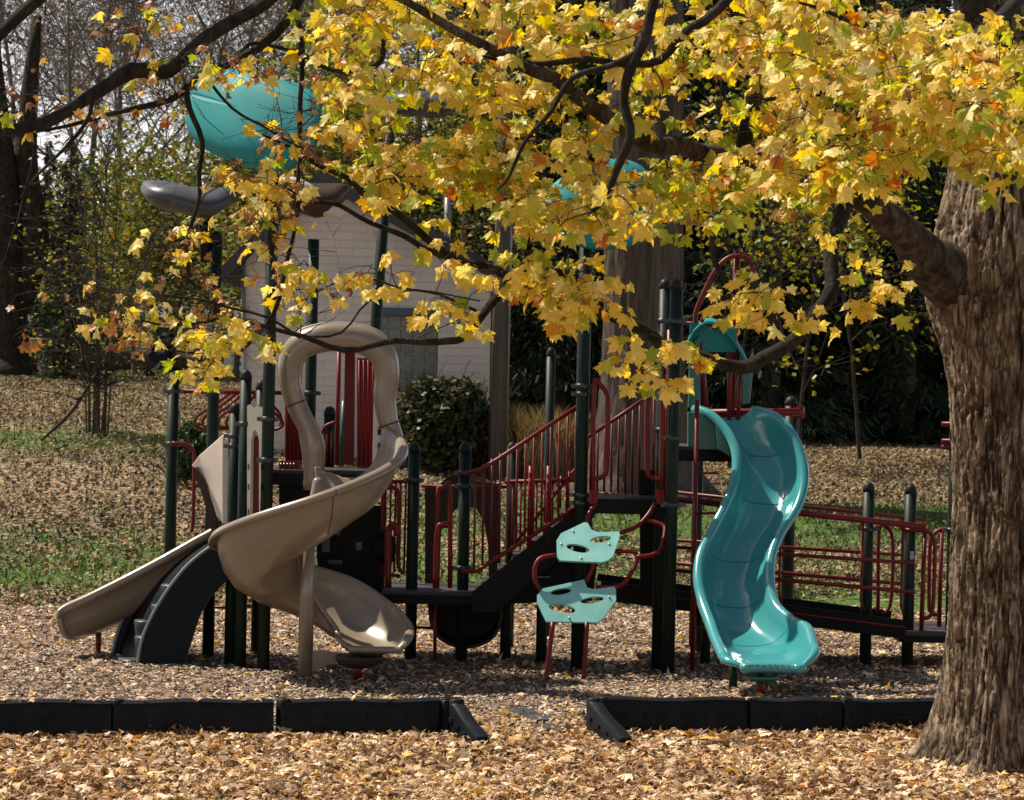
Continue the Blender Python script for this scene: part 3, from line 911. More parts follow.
# ---- canopies on the tall posts
def canopy(outline, cpx, Y, normal, bulge, m, lab, th=.05, ripple=.012, py0=None):
    c = W(cpx[0], cpx[1], Y)
    nrm = Vector(normal).normalized()
    rows = []
    pts = []
    for x, y in outline:
        d = ray(x, y)
        # meet the tilted plane of the canopy
        s = (c - CAM_LOC).dot(nrm) / d.dot(nrm)
        pts.append(CAM_LOC + d * s)
    pts = catmull(pts + [pts[0]], 4)[:-1]
    rings = [1.0, 1.02, .97, .90, .80, .68, .55, .42, .28, .14, .01]
    hh = [-th, -th * .3, .18, .34, .53, .70, .83, .92, .97, .995, 1.0]
    mr_ = sum((p - c).length for p in pts) / len(pts)
    for k, (rr, h) in enumerate(zip(rings, hh)):
        row = []
        for q, p in enumerate(pts):
            z = h if k < 2 else h * bulge
            bl_ = min(1, rr * rr * 1.1)
            v = c + ((p - c) * bl_ + (p - c).normalized() * mr_ * (1 - bl_)) * rr + nrm * (z if k >= 2 else h)
            row.append(v)
        row.append(row[0]); rows.append(row)
    cm = MB().grid(rows[:-1]); k0 = len(cm.v) - len(rows[0])
    cm.f.append(tuple(range(k0, len(cm.v) - 1))); cm.sm.append(True)
    o = cm.build('canopy', M[m], PS, solid=.02, label=lab)
    under = [[c + (p - c) * rr + nrm * (-th + .4 * bulge * (1 - rr)) for p in pts + [pts[0]]] for rr in (1.0, .8, .5, .1)]
    MB().grid(under).build('underside', M[m], o)
    return o, c
T4 = P4[1].y
canopy([(190, 95), (200, 79), (220, 70), (246, 73), (275, 80), (300, 86), (317, 100), (322, 122), (317, 143), (300, 156), (280, 167), (258, 168), (228, 158), (200, 143), (187, 122)], (255, 119), T4, (-.5, -.78, .38), .16, 'tealcan', 'teal leaf shaped canopy')
MB().tube([P4[1], W(262, 140, T4 + .05)], .05, 12).build('bracket', M['black'], PS)
canopy([(538, 222), (546, 196), (560, 180), (585, 168), (610, 160), (636, 164), (652, 180), (660, 205), (655, 228), (630, 242), (600, 246), (565, 238)], (600, 205), P10[1].y - .1, (.1, -.85, .5), .14, 'tealcan', 'teal leaf shaped canopy')


def saucer(px0, py0, px1, py1, Y, thick, m, lab, tiltback=.12):
    a, b = W(px0, py0, Y), W(px1, py1, Y)
    c = (a + b) / 2; u = (b - a) / 2
    rad = u.length; ux = u.normalized(); vy = Vector((0, 1, tiltback)).normalized(); nz = ux.cross(vy)
    if nz.z < 0: nz = -nz
    prof = [(0.02, -thick * .55), (.45, -thick * .6), (.8, -thick * .4), (.97, -thick * .1), (1.0, .12 * thick), (.96, thick * .36), (.75, thick * .5), (.4, thick * .56), (.02, thick * .58)]
    rows = []
    for r, h in prof:
        rows.append([c + (ux * math.cos(t) + vy * math.sin(t)) * rad * r * (1 + .05 * math.sin(5 * t)) + nz * (h + .03 * r * math.sin(3 * t + 1) + .05 * r * r * math.cos(2 * t)) for t in [2 * math.pi * k / 28 for k in range(29)]])
    return MB().grid(rows).build('canopy', M[m], PS, label=lab)
saucer(140, 193, 237, 206, P2[1].y, .2, 'grey', 'dark grey wavy canopy')
saucer(384, 104, 467, 103, P6[1].y, .20, 'grey', 'dark grey wavy canopy')
saucer(272, 194, 347, 203, P5[1].y, .24, 'brown', 'brown wavy canopy')
saucer(556, 158, 592, 156, P10[1].y, .15, 'brown', 'brown round cap')
MB().tube(pt([(206, 262), (204, 222)], P2[1].y), .05, 10).build('bracket', M['black'], PS)
MB().tube(catmull(pt([(272, 188), (290, 184), (306, 192), (318, 205), (332, 210), (344, 216)], P5[1].y - .2), 4), [.05, .07, .09, .09, .07, .05], 10).build('log_branch', M['tanlight'], PS, label='tan moulded log branch')

# ================================================================== GROUND
def sheet(name, xs, ys, zf, m, kind='structure'):
    X, Y = np.meshgrid(xs, ys)
    Z = zf(X, Y)
    v = np.stack([X.ravel(), Y.ravel(), Z.ravel()], 1)
    a = np.arange(len(ys) - 1)[:, None] * len(xs) + np.arange(len(xs) - 1)[None, :]
    a = a.ravel()
    f = np.stack([a, a + 1, a + len(xs) + 1, a + len(xs)], 1)
    o = npmesh(name, v, f, m, smooth=True)
    return meta(o, kind=kind)


# lawn strewn with leaves: grass shows where the litter is thin
m, nt, ns, ln, b = mat('leafy_lawn')
tc = N(ns, 'ShaderNodeTexCoord')
v1 = N(ns, 'ShaderNodeTexVoronoi', Scale=13.0); v1.feature = 'F1'
nz = N(ns, 'ShaderNodeTexNoise', Scale=6.0, Detail=5.0)
ln.new(tc.outputs['Object'], nz.inputs['Vector']); ln.new(tc.outputs['Object'], v1.inputs['Vector'])
lc = ramp(ns, [(0, (.07, .045, .028)), (.4, (.19, .125, .078)), (.7, (.30, .21, .13)), (1, (.38, .28, .18))])
sp = N(ns, 'ShaderNodeSeparateColor'); ln.new(v1.outputs['Color'], sp.inputs[0]); ln.new(sp.outputs[0], lc.inputs[0])
gc = ramp(ns, [(.3, (.03, .06, .014)), (.55, (.065, .11, .025)), (.8, (.12, .14, .045))])
n2 = N(ns, 'ShaderNodeTexNoise', Scale=24.0, Detail=6.0); ln.new(tc.outputs['Object'], n2.inputs['Vector']); ln.new(n2.outputs['Fac'], gc.inputs[0])
at = N(ns, 'ShaderNodeAttribute'); at.attribute_name = 'litter'
n3 = N(ns, 'ShaderNodeTexNoise', Scale=1.1, Detail=6.0, Roughness=.7); ln.new(tc.outputs['Object'], n3.inputs['Vector'])
m1 = N(ns, 'ShaderNodeMath', operation='ADD'); ln.new(at.outputs['Fac'], m1.inputs[0]); ln.new(n3.outputs['Fac'], m1.inputs[1])
m2 = N(ns, 'ShaderNodeMath', operation='ADD'); ln.new(m1.outputs[0], m2.inputs[0]); ln.new(nz.outputs['Fac'], m2.inputs[1])
mr = ramp(ns, [(.45, (0, 0, 0)), (.55, (1, 1, 1))])
mm = N(ns, 'ShaderNodeMapRange'); mm.inputs[1].default_value = .8; mm.inputs[2].default_value = 2.2
ln.new(m2.outputs[0], mm.inputs[0]); ln.new(mm.outputs[0], mr.inputs[0])
mx = N(ns, 'ShaderNodeMix', data_type='RGBA'); ln.new(mr.outputs[0], mx.inputs[0]); ln.new(gc.outputs[0], mx.inputs[6]); ln.new(lc.outputs[0], mx.inputs[7])
ln.new(mx.outputs[2], b.inputs['Base Color'])
bp = N(ns, 'ShaderNodeBump', Strength=.7, Distance=.05); ln.new(v1.outputs['Distance'], bp.inputs['Height']); ln.new(bp.outputs[0], b.inputs['Normal'])
b.inputs['Roughness'].default_value = .9; b.inputs['Specular IOR Level'].default_value = .15
M['lawn'] = m


def litter_amount(x, y):
    """how thick the leaf litter lies on the lawn (0 grass .. 1 leaves)"""
    u = 512 + x / y * F
    l = np.interp(y, [0, 24, 30.5, 31.5, 34, 35.5, 37.5, 39, 41, 43.5, 45, 47, 60, 64, 70, 75, 400], [1, 1, .7, .34, .40, .62, .80, .80, .66, .36, .40, .72, .75, .50, .28, .28, .35])
    r = np.interp(y, [0, 24, 30.5, 31.2, 33, 35.2, 36, 38, 39.5, 41, 60, 400], [1, 1, .7, .2, .45, .50, .2, .15, .7, 1, 1, .9])
    t = np.clip((u - 260) / 260, 0, 1)
    return l * (1 - t) + r * t


gx = np.concatenate([np.linspace(-260, -40, 12)[:-1], np.linspace(-40, 40, 161), np.linspace(40, 260, 12)[1:]])
gy = np.concatenate([np.linspace(-20, 14, 8)[:-1], np.linspace(14, 76, 180), np.linspace(76, 400, 30)[1:]])
ground = sheet('ground', gx, gy, lambda X, Y: gnd(X, Y) - .03 * (Y < 30.4), M['lawn'])
co = np.empty(len(ground.data.vertices) * 3, np.float32); ground.data.vertices.foreach_get('co', co); co = co.reshape(-1, 3)
la = ground.data.attributes.new('litter', 'FLOAT', 'POINT')
la.data.foreach_set('value', litter_amount(co[:, 0], np.maximum(co[:, 1], 3)).astype(np.float32))

# wood chip bed
m, nt, ns, ln, b = mat('wood_chip_bed')
tc = N(ns, 'ShaderNodeTexCoord')
v1 = N(ns, 'ShaderNodeTexVoronoi', Scale=24.0); ln.new(tc.outputs['Object'], v1.inputs['Vector'])
sp = N(ns, 'ShaderNodeSeparateColor'); ln.new(v1.outputs['Color'], sp.inputs[0])
lc = ramp(ns, [(0, (.05, .033, .024)), (.5, (.15, .105, .075)), (1, (.29, .215, .16))]); ln.new(sp.outputs[0], lc.inputs[0])
ln.new(lc.outputs[0], b.inputs['Base Color'])
bp = N(ns, 'ShaderNodeBump', Strength=.8, Distance=.03); ln.new(v1.outputs['Distance'], bp.inputs['Height']); ln.new(bp.outputs[0], b.inputs['Normal'])
b.inputs['Roughness'].default_value = .9; b.inputs['Specular IOR Level'].default_value = .15
M['chipbed'] = m


def front_edge(x):   # the border timbers: nearer on the left
    return np.interp(x, [-6, -3.55, -.45, .7, 6], [18.78, 19.08, 19.78, 20.08, 20.83])
def back_edge(x):
    return np.interp(x, [-8, -4, 0, 4, 8], [29.2, 30.1, 31.0, 32.2, 33.2])


xs = np.linspace(-7.5, 9, 67); vs = np.linspace(0, 1, 46)
Xg = np.repeat(xs[None], len(vs), 0); Yg = front_edge(Xg) + .03 + (back_edge(Xg) - front_edge(Xg)) * vs[:, None]
Zg = np.maximum(gnd(Xg, Yg), 0) * .6 + .012 + .012 * np.sin(Xg * 2.3) * np.sin(Yg * 1.7)
a = (np.arange(len(vs) - 1)[:, None] * len(xs) + np.arange(len(xs) - 1)[None]).ravel()
bed_o = npmesh('wood_chip_bed', np.stack([Xg.ravel(), Yg.ravel(), Zg.ravel()], 1), np.stack([a, a + 1, a + len(xs) + 1, a + len(xs)], 1), M['chipbed'], smooth=True)
meta(bed_o, kind='structure')


# ------------------------------------------------------------------ scattered pieces
def frames(n, tilt):
    """random orthonormal frames, normal leaning from upright by about tilt radians"""
    th = np.abs(RNG.normal(0, tilt, n)); ph = RNG.uniform(0, 2 * np.pi, n)
    nrm = np.stack([np.sin(th) * np.cos(ph), np.sin(th) * np.sin(ph), np.cos(th)], 1)
    h = RNG.normal(size=(n, 3)); u = np.cross(nrm, h); u /= np.linalg.norm(u, axis=1, keepdims=True)
    v = np.cross(nrm, u)
    return u, v, nrm


HALF = [(0, 0), (.07, -.03), (.20, -.10), (.40, -.07), (.30, .08), (.44, .20), (.60, .40), (.43, .42), (.38, .56), (.20, .47), (.24, .68), (.11, .78), (0, 1.0)]
LEAF_FULL = np.array(HALF + [(-x, y) for x, y in reversed(HALF[1:-1])])
HS = [(0, 0), (.36, -.08), (.27, .14), (.56, .40), (.22, .46), (0, 1.0)]
LEAF_SIMPLE = np.array(HS + [(-x, y) for x, y in reversed(HS[1:-1])])


def leaves(pos, size, u, v, nrm, shape, curl=.25, cvar=.25):
    """star-shaped leaf blades with a raised or drooping curl, all in one vertex and face array"""
    n = len(pos); k = len(shape)
    sh = shape.copy(); sh[:, 1] -= .35
    pts = np.concatenate([[[0, 0]], sh])            # centre first
    X = pts[:, 0][None] * np.ones((n, 1)); Yl = pts[:, 1][None] * np.ones((n, 1))
    c1 = RNG.normal(curl, cvar, (n, 1)); c2 = RNG.normal(curl * .6, cvar, (n, 1)); tw = RNG.normal(0, .2, (n, 1))
    Z = -c1 * X ** 2 * 1.6 - c2 * Yl ** 2 + tw * X * Yl
    Z = Z + RNG.normal(0, .02, Z.shape)
    s = size[:, None]
    P = pos[:, None, :] + u[:, None, :] * (X * s)[..., None] + v[:, None, :] * (Yl * s)[..., None] + nrm[:, None, :] * (Z * s)[..., None]
    idx = np.arange(1, k + 1)
    tri = np.stack([np.zeros(k, int), idx, np.roll(idx, -1)], 1)
    F_ = (np.arange(n) * (k + 1))[:, None, None] + tri[None]
    return P.reshape(-1, 3), F_.reshape(-1, 3)


def quads(pos, a, b_, u, v, nrm, bend=0.0):
    """small bent strips: two quads each share a fold"""
    n = len(pos)
    loc = np.array([(-1, -1, 0), (1, -1, 0), (1.1, 0, 1), (-1.1, 0, 1), (.8, 1, 0), (-.8, 1, 0)])
    bd = RNG.normal(bend, abs(bend) + .001, (n, 1))
    P = pos[:, None, :] + u[:, None, :] * (loc[None, :, 0] * a[:, None])[..., None] + v[:, None, :] * (loc[None, :, 1] * b_[:, None])[..., None] + nrm[:, None, :] * (loc[None, :, 2] * (bd * b_[:, None]))[..., None]
    fq = np.array([(0, 1, 2, 3), (3, 2, 4, 5)])
    return P.reshape(-1, 3), ((np.arange(n) * 6)[:, None, None] + fq[None]).reshape(-1, 4)


def scatter(n, y0, y1, margin=1.1, power=1.0):
    """points on the ground inside the view wedge (a little wider than the frame)"""
    y = (y0 ** 2 + (y1 ** 2 - y0 ** 2) * RNG.uniform(0, 1, n) ** power) ** .5
    x = RNG.uniform(-1, 1, n) * (512 / F * y * margin + .4)
    return x, y


# near leaf carpet in front of the border
x, y = scatter(60000, 15.6, 21.6, 1.12)
k = (y < front_edge(x) - .05) | ((x > -.25) & (x < .62) & (RNG.uniform(size=len(x)) < .55) & (y < 20.9))
x, y = x[k], y[k]
n = len(x)
pos = np.stack([x, y, .012 + np.abs(RNG.normal(.0, .022, n)) + .01 * np.clip(1 - np.abs(front_edge(x) - .25 - y) / .5, 0, 1)], 1)
u, v, nn = frames(n, .55)
pat = np.sin(x * 1.7 + 1.3 * np.sin(y * 2.1)) + np.sin(y * 3.1 + x * .8 + 2) + .8 * np.sin(x * 4.3 - y * 2.2)
br_ = RNG.uniform(size=n) < np.clip(.42 + .22 * pat, .06, .9)
sz_l = RNG.uniform(.035, .074, n)
for sel, mm_ in ((~br_, 'litter'), (br_, 'litterbrown')):
    V, Fc = leaves(pos[sel], sz_l[sel], u[sel], v[sel], nn[sel], LEAF_SIMPLE, .7, .6)
    meta(npmesh('fallen_leaves', V, Fc, M[mm_]), kind='stuff')
x, y = scatter(900, 15.8, 20.6, 1.08)
k = y < front_edge(x) - .1; x, y = x[k], y[k]; n = len(x)
pos = np.stack([x, y, .05 + np.abs(RNG.normal(0, .012, n))], 1)
u, v, nn = frames(n, .35)
V, Fc = leaves(pos, RNG.uniform(.08, .125, n), u, v, nn, LEAF_FULL, .45, .35)
meta(npmesh('fallen_leaves', V, Fc, M['litter']), kind='stuff')
# drifts against the border and strays on top of it
x = RNG.uniform(-4.2, 4.2, 3600)
amp = .35 + .65 * np.clip(np.sin(x * 2.3 + 1) + .6 * np.sin(x * 5.1), 0, 1.4)
k = ((x < -.5) | (x > .75)) & (RNG.uniform(size=len(x)) < amp); x, amp = x[k], amp[k]; n = len(x)
dd = np.abs(RNG.normal(0, .11, n))
pos = np.stack([x, front_edge(x) - .10 - dd, .02 + .085 * amp * np.exp(-dd / .09) * RNG.uniform(.2, 1, n)], 1)
u, v, nn = frames(n, .8)
V, Fc = leaves(pos, RNG.uniform(.04, .08, n), u, v, nn, LEAF_SIMPLE, .7, .6)
meta(npmesh('fallen_leaves', V, Fc, M['litterbrown']), kind='stuff')
x = RNG.uniform(-4.2, 4.2, 70); x = x[(x < -.6) | (x > .8)]; n = len(x)
pos = np.stack([x, front_edge(x) + RNG.normal(0, .03, n), np.full(n, .287)], 1)
u, v, nn = frames(n, .3)
V, Fc = leaves(pos, RNG.uniform(.04, .08, n), u, v, nn, LEAF_SIMPLE, .5, .4)
meta(npmesh('fallen_leaves', V, Fc, M['litter']), kind='stuff')
# chips on the play bed and leaves blown onto it
x, y = scatter(150000, 19.6, 31.5, 1.08)
k = (y > front_edge(x) + .06) & (y < back_edge(x)); x, y = x[k], y[k]; n = len(x)
pos = np.stack([x, y, np.maximum(gnd(x, y), 0) * .6 + .02 + np.abs(RNG.normal(0, .010, n))], 1)
u, v, nn = frames(n, .35)
V, Fc = quads(pos, RNG.uniform(.004, .011, n), RNG.uniform(.010, .032, n), u, v, nn, .1)
meta(npmesh('wood_chips', V, Fc, M['chip']), kind='stuff')
x, y = scatter(13000, 20.4, 31.8, 1.08)
k = (y > front_edge(x) + .12); x, y = x[k], y[k]; n = len(x)
dens = np.interp(y, [20, 21.0, 22, 23.5, 26, 31], [.9, .55, .25, .3, .55, .7])
k = RNG.uniform(size=n) < dens; x, y = x[k], y[k]; n = len(x)
pos = np.stack([x, y, np.maximum(gnd(x, y), 0) * .6 + .03 + np.abs(RNG.normal(0, .012, n))], 1)
u, v, nn = frames(n, .5)
V, Fc = leaves(pos, RNG.uniform(.05, .10, n), u, v, nn, LEAF_SIMPLE, .7, .6)
meta(npmesh('blown_leaves', V, Fc, M['litter']), kind='stuff')
# leaf litter over the lawn behind
x, y = scatter(210000, 30, 80, 1.1, 1.35)
k = (y > back_edge(x) - .3) & (RNG.uniform(size=len(x)) < np.clip(litter_amount(x, y) + .26 * np.sin(x * .9 + 1.5 * np.sin(y * .5)) * np.sin(y * .8 + x * .3), .06, 1)); x, y = x[k], y[k]; n = len(x)
pos = np.stack([x, y, gnd(x, y) + .03 + np.abs(RNG.normal(0, .015, n))], 1)
u, v, nn = frames(n, .55)
pat = np.sin(x * .8 + 1.7 * np.sin(y * .45)) + np.sin(y * 1.2 + x * .5) + .7 * np.sin(x * 2.1 - y * .9)
dk = RNG.uniform(size=n) < np.clip(.40 + .26 * pat, .05, .95)
qa, qb = RNG.uniform(.012, .027, n), RNG.uniform(.018, .036, n)
for sel, mm_ in ((~dk, 'fieldleaf'), (dk, 'fieldleafdark')):
    V, Fc = quads(pos[sel], qa[sel], qb[sel], u[sel], v[sel], nn[sel], .5)
    meta(npmesh('lawn_litter', V, Fc, M[mm_]), kind='stuff')
# grass blades where the lawn shows
x, y = scatter(90000, 29.5, 72, 1.08, 1.5)
k = (y > back_edge(x) - .1) & (RNG.uniform(size=len(x)) < 1.05 - litter_amount(x, y)); x, y = x[k], y[k]; n = len(x)
h = RNG.uniform(.05, .13, n); az = RNG.uniform(0, 2 * np.pi, n); w = RNG.uniform(.008, .018, n)
z = gnd(x, y)
bx_, by_ = np.cos(az) * w, np.sin(az) * w
tx, ty = RNG.normal(0, .4, n) * h, RNG.normal(0, .4, n) * h
V = np.stack([np.stack([x - bx_, y - by_, z], 1), np.stack([x + bx_, y + by_, z], 1), np.stack([x + tx, y + ty, z + h], 1)], 1).reshape(-1, 3)
meta(npmesh('lawn_grass', V, np.arange(3 * n).reshape(-1, 3), M['blade']), kind='stuff')

# stepping mat between the border ends
mb = MB()
for px, py in ((523, 716), (538, 722), (548, 733)):
    g = G(px, py)
    mb.box((g.x, g.y, .03), (.17, .42, .03), .2)
mt = mb.build('wear_mat', M['grey'], None, base=(G(535, 722).x, G(535, 722).y, 0), bevel=.004)
meta(mt, 'flat grey rubber mat half hidden under leaves in the gap between the black borders', 'mat')


# ------------------------------------------------------------------ border timbers
def timber(a, b_, lab, h0=.275, h1=.275, cat='border'):
    """one hollow moulded border piece from a to b with a ribbed outer face"""
    a = Vector(a); b_ = Vector(b_)
    e = empty('playground_border', (a.x, a.y, 0), lab, cat, 'black plastic border pieces along the wood chips')
    t = (b_ - a).normalized(); sd = Vector((t.y, -t.x, 0))
    L = (b_ - a).length
    w = .085 if abs(h0 - h1) < .05 else .06
    rows = []
    pr = [(-w, 0), (-w * .96, .80), (-w * .78, .95), (-w * .4, 1.0), (w * .4, 1.0), (w * .78, .95), (w * .96, .80), (w, 0)]
    nn_ = 14
    for i in range(nn_ + 1):
        u_ = i / nn_
        h = h0 + (h1 - h0) * u_ + .006 * math.sin(u_ * 9 + a.x)
        sh = .82 if i in (0, nn_) else 1
        rows.append([a + t * (L * u_) + sd * (s * sh) + Vector((0, 0, z * h)) for s, z in pr])
    mb = MB().grid(rows)
    mb.add(rows[0], [tuple(range(8))]); mb.add(rows[-1], [tuple(range(8))])
    bo = mb.build('border_body', M['kerb'], e)
    md = bo.modifiers.new('edge', 'EDGE_SPLIT'); md.split_angle = R(40)
    rb = MB()
    for i in range(4):
        u_ = (i + .5) / 4
        hh_ = h0 + (h1 - h0) * u_
        rb.box(a + t * (L * u_) + sd * (w + .004) + Vector((0, 0, hh_ * .55)), (L * .17, .014, hh_ * .12), math.atan2(t.y, t.x))
    rb.build('face_rib', M['kerb'], e)
    c = MB().lathe(a + t * .03 + Vector((0, 0, 0)), [(.055, 0), (.055, h0 - .002), (.04, h0 + .006)], 14)
    c.build('stake_post', M['kerb'], e)
    return e


def K(px, z=.29, py=None, Y=None):
    """border point on the timber line at photo column px"""
    x0 = (px - 512) / F * 20
    for _ in range(6): x0 = (px - 512) / F * float(front_edge(x0))
    return (x0, float(front_edge(x0)), 0)


timber(K(-45), K(117), 'black border piece at the left edge, in front of the tan slide exit')
timber(K(119), K(279), 'black border piece before the curved dark step climber, left of the notch')
timber(K(286), K(444), 'black border piece right of the notch, in front of the spiral slide')
c0 = Vector(K(449)); timber(Vector(K(447)), Vector(K(464)), 'very short black border stub at the left bend of the gap', .275, .275)
c0 = Vector(K(462)) 
timber(c0 + Vector((0, -.06, 0)), Vector((G(484, 730).x, c0.y - .68, 0)), 'black border end sloping into the leaves on the left of the gap', .275, .09)
d0 = Vector(K(599))
timber(d0 + Vector((0, -.06, 0)), Vector((G(622, 739).x, d0.y - .80, 0)), 'black border end sloping into the leaves on the right of the gap', .275, .09)
timber(K(607), K(752), 'black border piece right of the gap, in front of the teal slide')
timber(K(755), K(846), 'black border piece between the teal slide and the maple trunk')
timber(K(849), K(1000), 'black border piece running behind the big maple trunk')

# ------------------------------------------------------------------ brick building
BY = 43.0
bz = 1.05
bl, br = W(243, 330, BY).x, W(488, 330, BY).x
e = empty('brick_building', ((bl + br) / 2, BY, bz), 'small pale painted brick building with glass block window behind the spiral slide', 'building')
m, nt, ns, ln, b = mat('painted_brick')
tc = N(ns, 'ShaderNodeTexCoord')
mp = N(ns, 'ShaderNodeMapping'); mp.inputs['Rotation'].default_value = (R(90), 0, 0)
ln.new(tc.outputs['Object'], mp.inputs[0])
bk = N(ns, 'ShaderNodeTexBrick', Scale=1.0)
bk.inputs['Brick Width'].default_value = .42; bk.inputs['Row Height'].default_value = .125; bk.inputs['Mortar Size'].default_value = .007
bk.inputs['Color1'].default_value = (.50, .44, .38, 1); bk.inputs['Color2'].default_value = (.54, .475, .41, 1); bk.inputs['Mortar'].default_value = (.43, .375, .325, 1)
ln.new(mp.outputs[0], bk.inputs['Vector'])
nz = N(ns, 'ShaderNodeTexNoise', Scale=1.3, Detail=6.0); ln.new(tc.outputs['Object'], nz.inputs['Vector'])
hs = N(ns, 'ShaderNodeHueSaturation'); rv = N(ns, 'ShaderNodeMapRange'); rv.inputs[3].default_value = .8; rv.inputs[4].default_value = 1.15
ln.new(nz.outputs['Fac'], rv.inputs[0]); ln.new(rv.outputs[0], hs.inputs['Value']); ln.new(bk.outputs['Color'], hs.inputs['Color']); ln.new(hs.outputs[0], b.inputs['Base Color'])
bp = N(ns, 'ShaderNodeBump', Strength=.6, Distance=.01); bp.invert = True; ln.new(bk.outputs['Fac'], bp.inputs['Height']); ln.new(bp.outputs[0], b.inputs['Normal'])
b.inputs['Roughness'].default_value = .8
M['brick'] = m
pk = W(322, 182, BY); le = W(240, 256, BY); re = W(489, 268, BY)
lz, rz = W(243, 262, BY).z, W(488, 272, BY).z
wx0, wx1 = W(376, 350, BY).x, W(438, 350, BY).x
wz1, wz0 = W(407, 315, BY).z, W(407, 392, BY).z
B0 = Vector((bl, BY, bz - .4))
mb = MB()
D = 5.0
P_ = lambda x, z: Vector((x, BY, z))
mb.prism([P_(bl, bz - .4), P_(wx0, bz - .4), P_(wx0, lz + (pk.z - lz) * 0 + 0), P_(bl, lz)], (0, .2, 0))
mb.prism([P_(wx0, bz - .4), P_(wx1, bz - .4), P_(wx1, wz0), P_(wx0, wz0)], (0, .2, 0))
mb.prism([P_(wx1, bz - .4), P_(br, bz - .4), P_(br, rz), P_(wx1, rz)], (0, .2, 0))
mb.prism([P_(wx0, wz1), P_(wx1, wz1), P_(wx1, rz), P_(wx0, lz)], (0, .2, 0))
mb.prism([P_(bl, lz), P_(wx0, lz), P_(wx1, rz), P_(br, rz), P_(pk.x, pk.z)], (0, .2, 0))
mb.prism([P_(bl, bz - .4) + Vector((0, .2, 0)), P_(bl, lz) + Vector((0, .2, 0)), P_(bl, lz) + Vector((0, D, 0)), P_(bl, bz - .4) + Vector((0, D, 0))], (.2, 0, 0))
mb.prism([P_(br, bz - .4) + Vector((0, .2, 0)), P_(br, rz) + Vector((0, .2, 0)), P_(br, rz) + Vector((0, D, 0)), P_(br, bz - .4) + Vector((0, D, 0))], (-.2, 0, 0))
mb.build('wall', M['brick'], e)
M['shingle'] = plastic('roof_shingle', (.045, .042, .045), .8, .2, .5, 8, .5, 30)
M['fascia'] = plastic('dark_fascia', (.022, .022, .026), .5, .4, .3, 4)
rf = MB()
for q, s in ((le, -1), (re, 1)):
    eave = Vector((q.x, 0, (lz if s < 0 else rz)))
    sl_ = (Vector((pk.x, 0, pk.z)) - eave).normalized()
    o_ = eave - sl_ * .45
    rf.prism([Vector((pk.x, BY - .35, pk.z + .03)), Vector((o_.x, BY - .35, o_.z + .03)), Vector((o_.x, BY - .35, o_.z + .13)), Vector((pk.x, BY - .35, pk.z + .14))], (0, D + .7, 0))
ro = rf.build('roof', M['shingle'], e)
fa_ = MB()
for q, s in ((le, -1), (re, 1)):
    eave = Vector((q.x, 0, (lz if s < 0 else rz)))
    sl_ = (Vector((pk.x, 0, pk.z)) - eave).normalized(); o_ = eave - sl_ * .45
    fa_.prism([Vector((pk.x, BY - .385, pk.z - .07)), Vector((o_.x, BY - .385, o_.z - .09)), Vector((o_.x, BY - .385, o_.z + .16)), Vector((pk.x, BY - .385, pk.z + .17))], (0, .03, 0))
fa_.build('fascia', M['fascia'], e)
# glass block window
m, nt, ns, ln, b = mat('glass_block')
tc = N(ns, 'ShaderNodeTexCoord'); nz = N(ns, 'ShaderNodeTexNoise', Scale=5.0, Detail=4.0); ln.new(tc.outputs['Object'], nz.inputs['Vector'])
rp = ramp(ns, [(.3, (.055, .058, .042)), (.7, (.12, .122, .092))]); ln.new(nz.outputs['Fac'], rp.inputs[0]); ln.new(rp.outputs[0], b.inputs['Base Color'])
b.inputs['Roughness'].default_value = .25
M['glassblock'] = m
wn = MB().box(((wx0 + wx1) / 2, BY + .10, (wz0 + wz1) / 2), (wx1 - wx0 - .004, .03, wz1 - wz0 - .004)).build('window', plastic('block_mortar', (.30, .29, .26), .8, .2), e)
gb = MB()
nx, nzk = 5, 6
for i in range(nx):
    for j in range(nzk):
        w_, h_ = (wx1 - wx0) / nx, (wz1 - wz0) / nzk
        gb.box((wx0 + w_ * (i + .5), BY + .08, wz0 + h_ * (j + .5)), (w_ - .018, .03, h_ - .018))
gb.build('glass_blocks', M['glassblock'], wn, bevel=.008)
MB().box(((wx0 + wx1) / 2, BY - .012, wz1 + .05), (wx1 - wx0 + .12, .06, .12)).build('lintel', plastic('blue_lintel', (.07, .09, .12), .6, .3), wn)
fp = W(448, 238, BY + 1.0)
ft_ = W(448, 188, BY + 1.0)
MB().tube([fp - Vector((0, 0, .6)), ft_], .055, 12).lathe(ft_ - Vector((0, 0, .05)), [(.06, 0), (.10, .02), (.10, .14), (.03, .2)], 12).build('flue_pipe', M['metal'], e)
dp = MB().tube([W(243.5, 262, BY - .06), W(243.5, 470, BY - .06)], .035, 8).build('downpipe', M['metal'], e)

# ------------------------------------------------------------------ utility pole
ub_ = W(497, 468, 41.0)
e = empty('utility_pole', (ub_.x, 41.0, gz(ub_.x, 41)), 'weathered grey wooden utility pole beside the brick building', 'pole')
tp = W(500, -60, 41.0)
MB().tube([(ub_.x, 41, gz(ub_.x, 41) - .2), (ub_.x + .02, 41, 5), (ub_.x + .03, 41, tp.z)], [.135, .12, .105], 18).build('shaft', M['polewood'], e)
MB().beam((ub_.x - .9, 40.86, tp.z - .5), (ub_.x + .95, 40.86, tp.z - .5), .09, .11).build('crossarm', M['polewood'], e)
for dx in (-.75, -.3, .35, .8):
    MB().lathe((ub_.x + dx, 40.86, tp.z - .445), [(.03, 0), (.05, .05), (.03, .09), (.045, .12), (.01, .15)], 10).build('insulator', M['metal'], e)
MB().tube([(ub_.x + .13, 40.95, 1.5), (ub_.x + .14, 40.95, 7)], .018, 6).build('conduit', M['metal'], e)

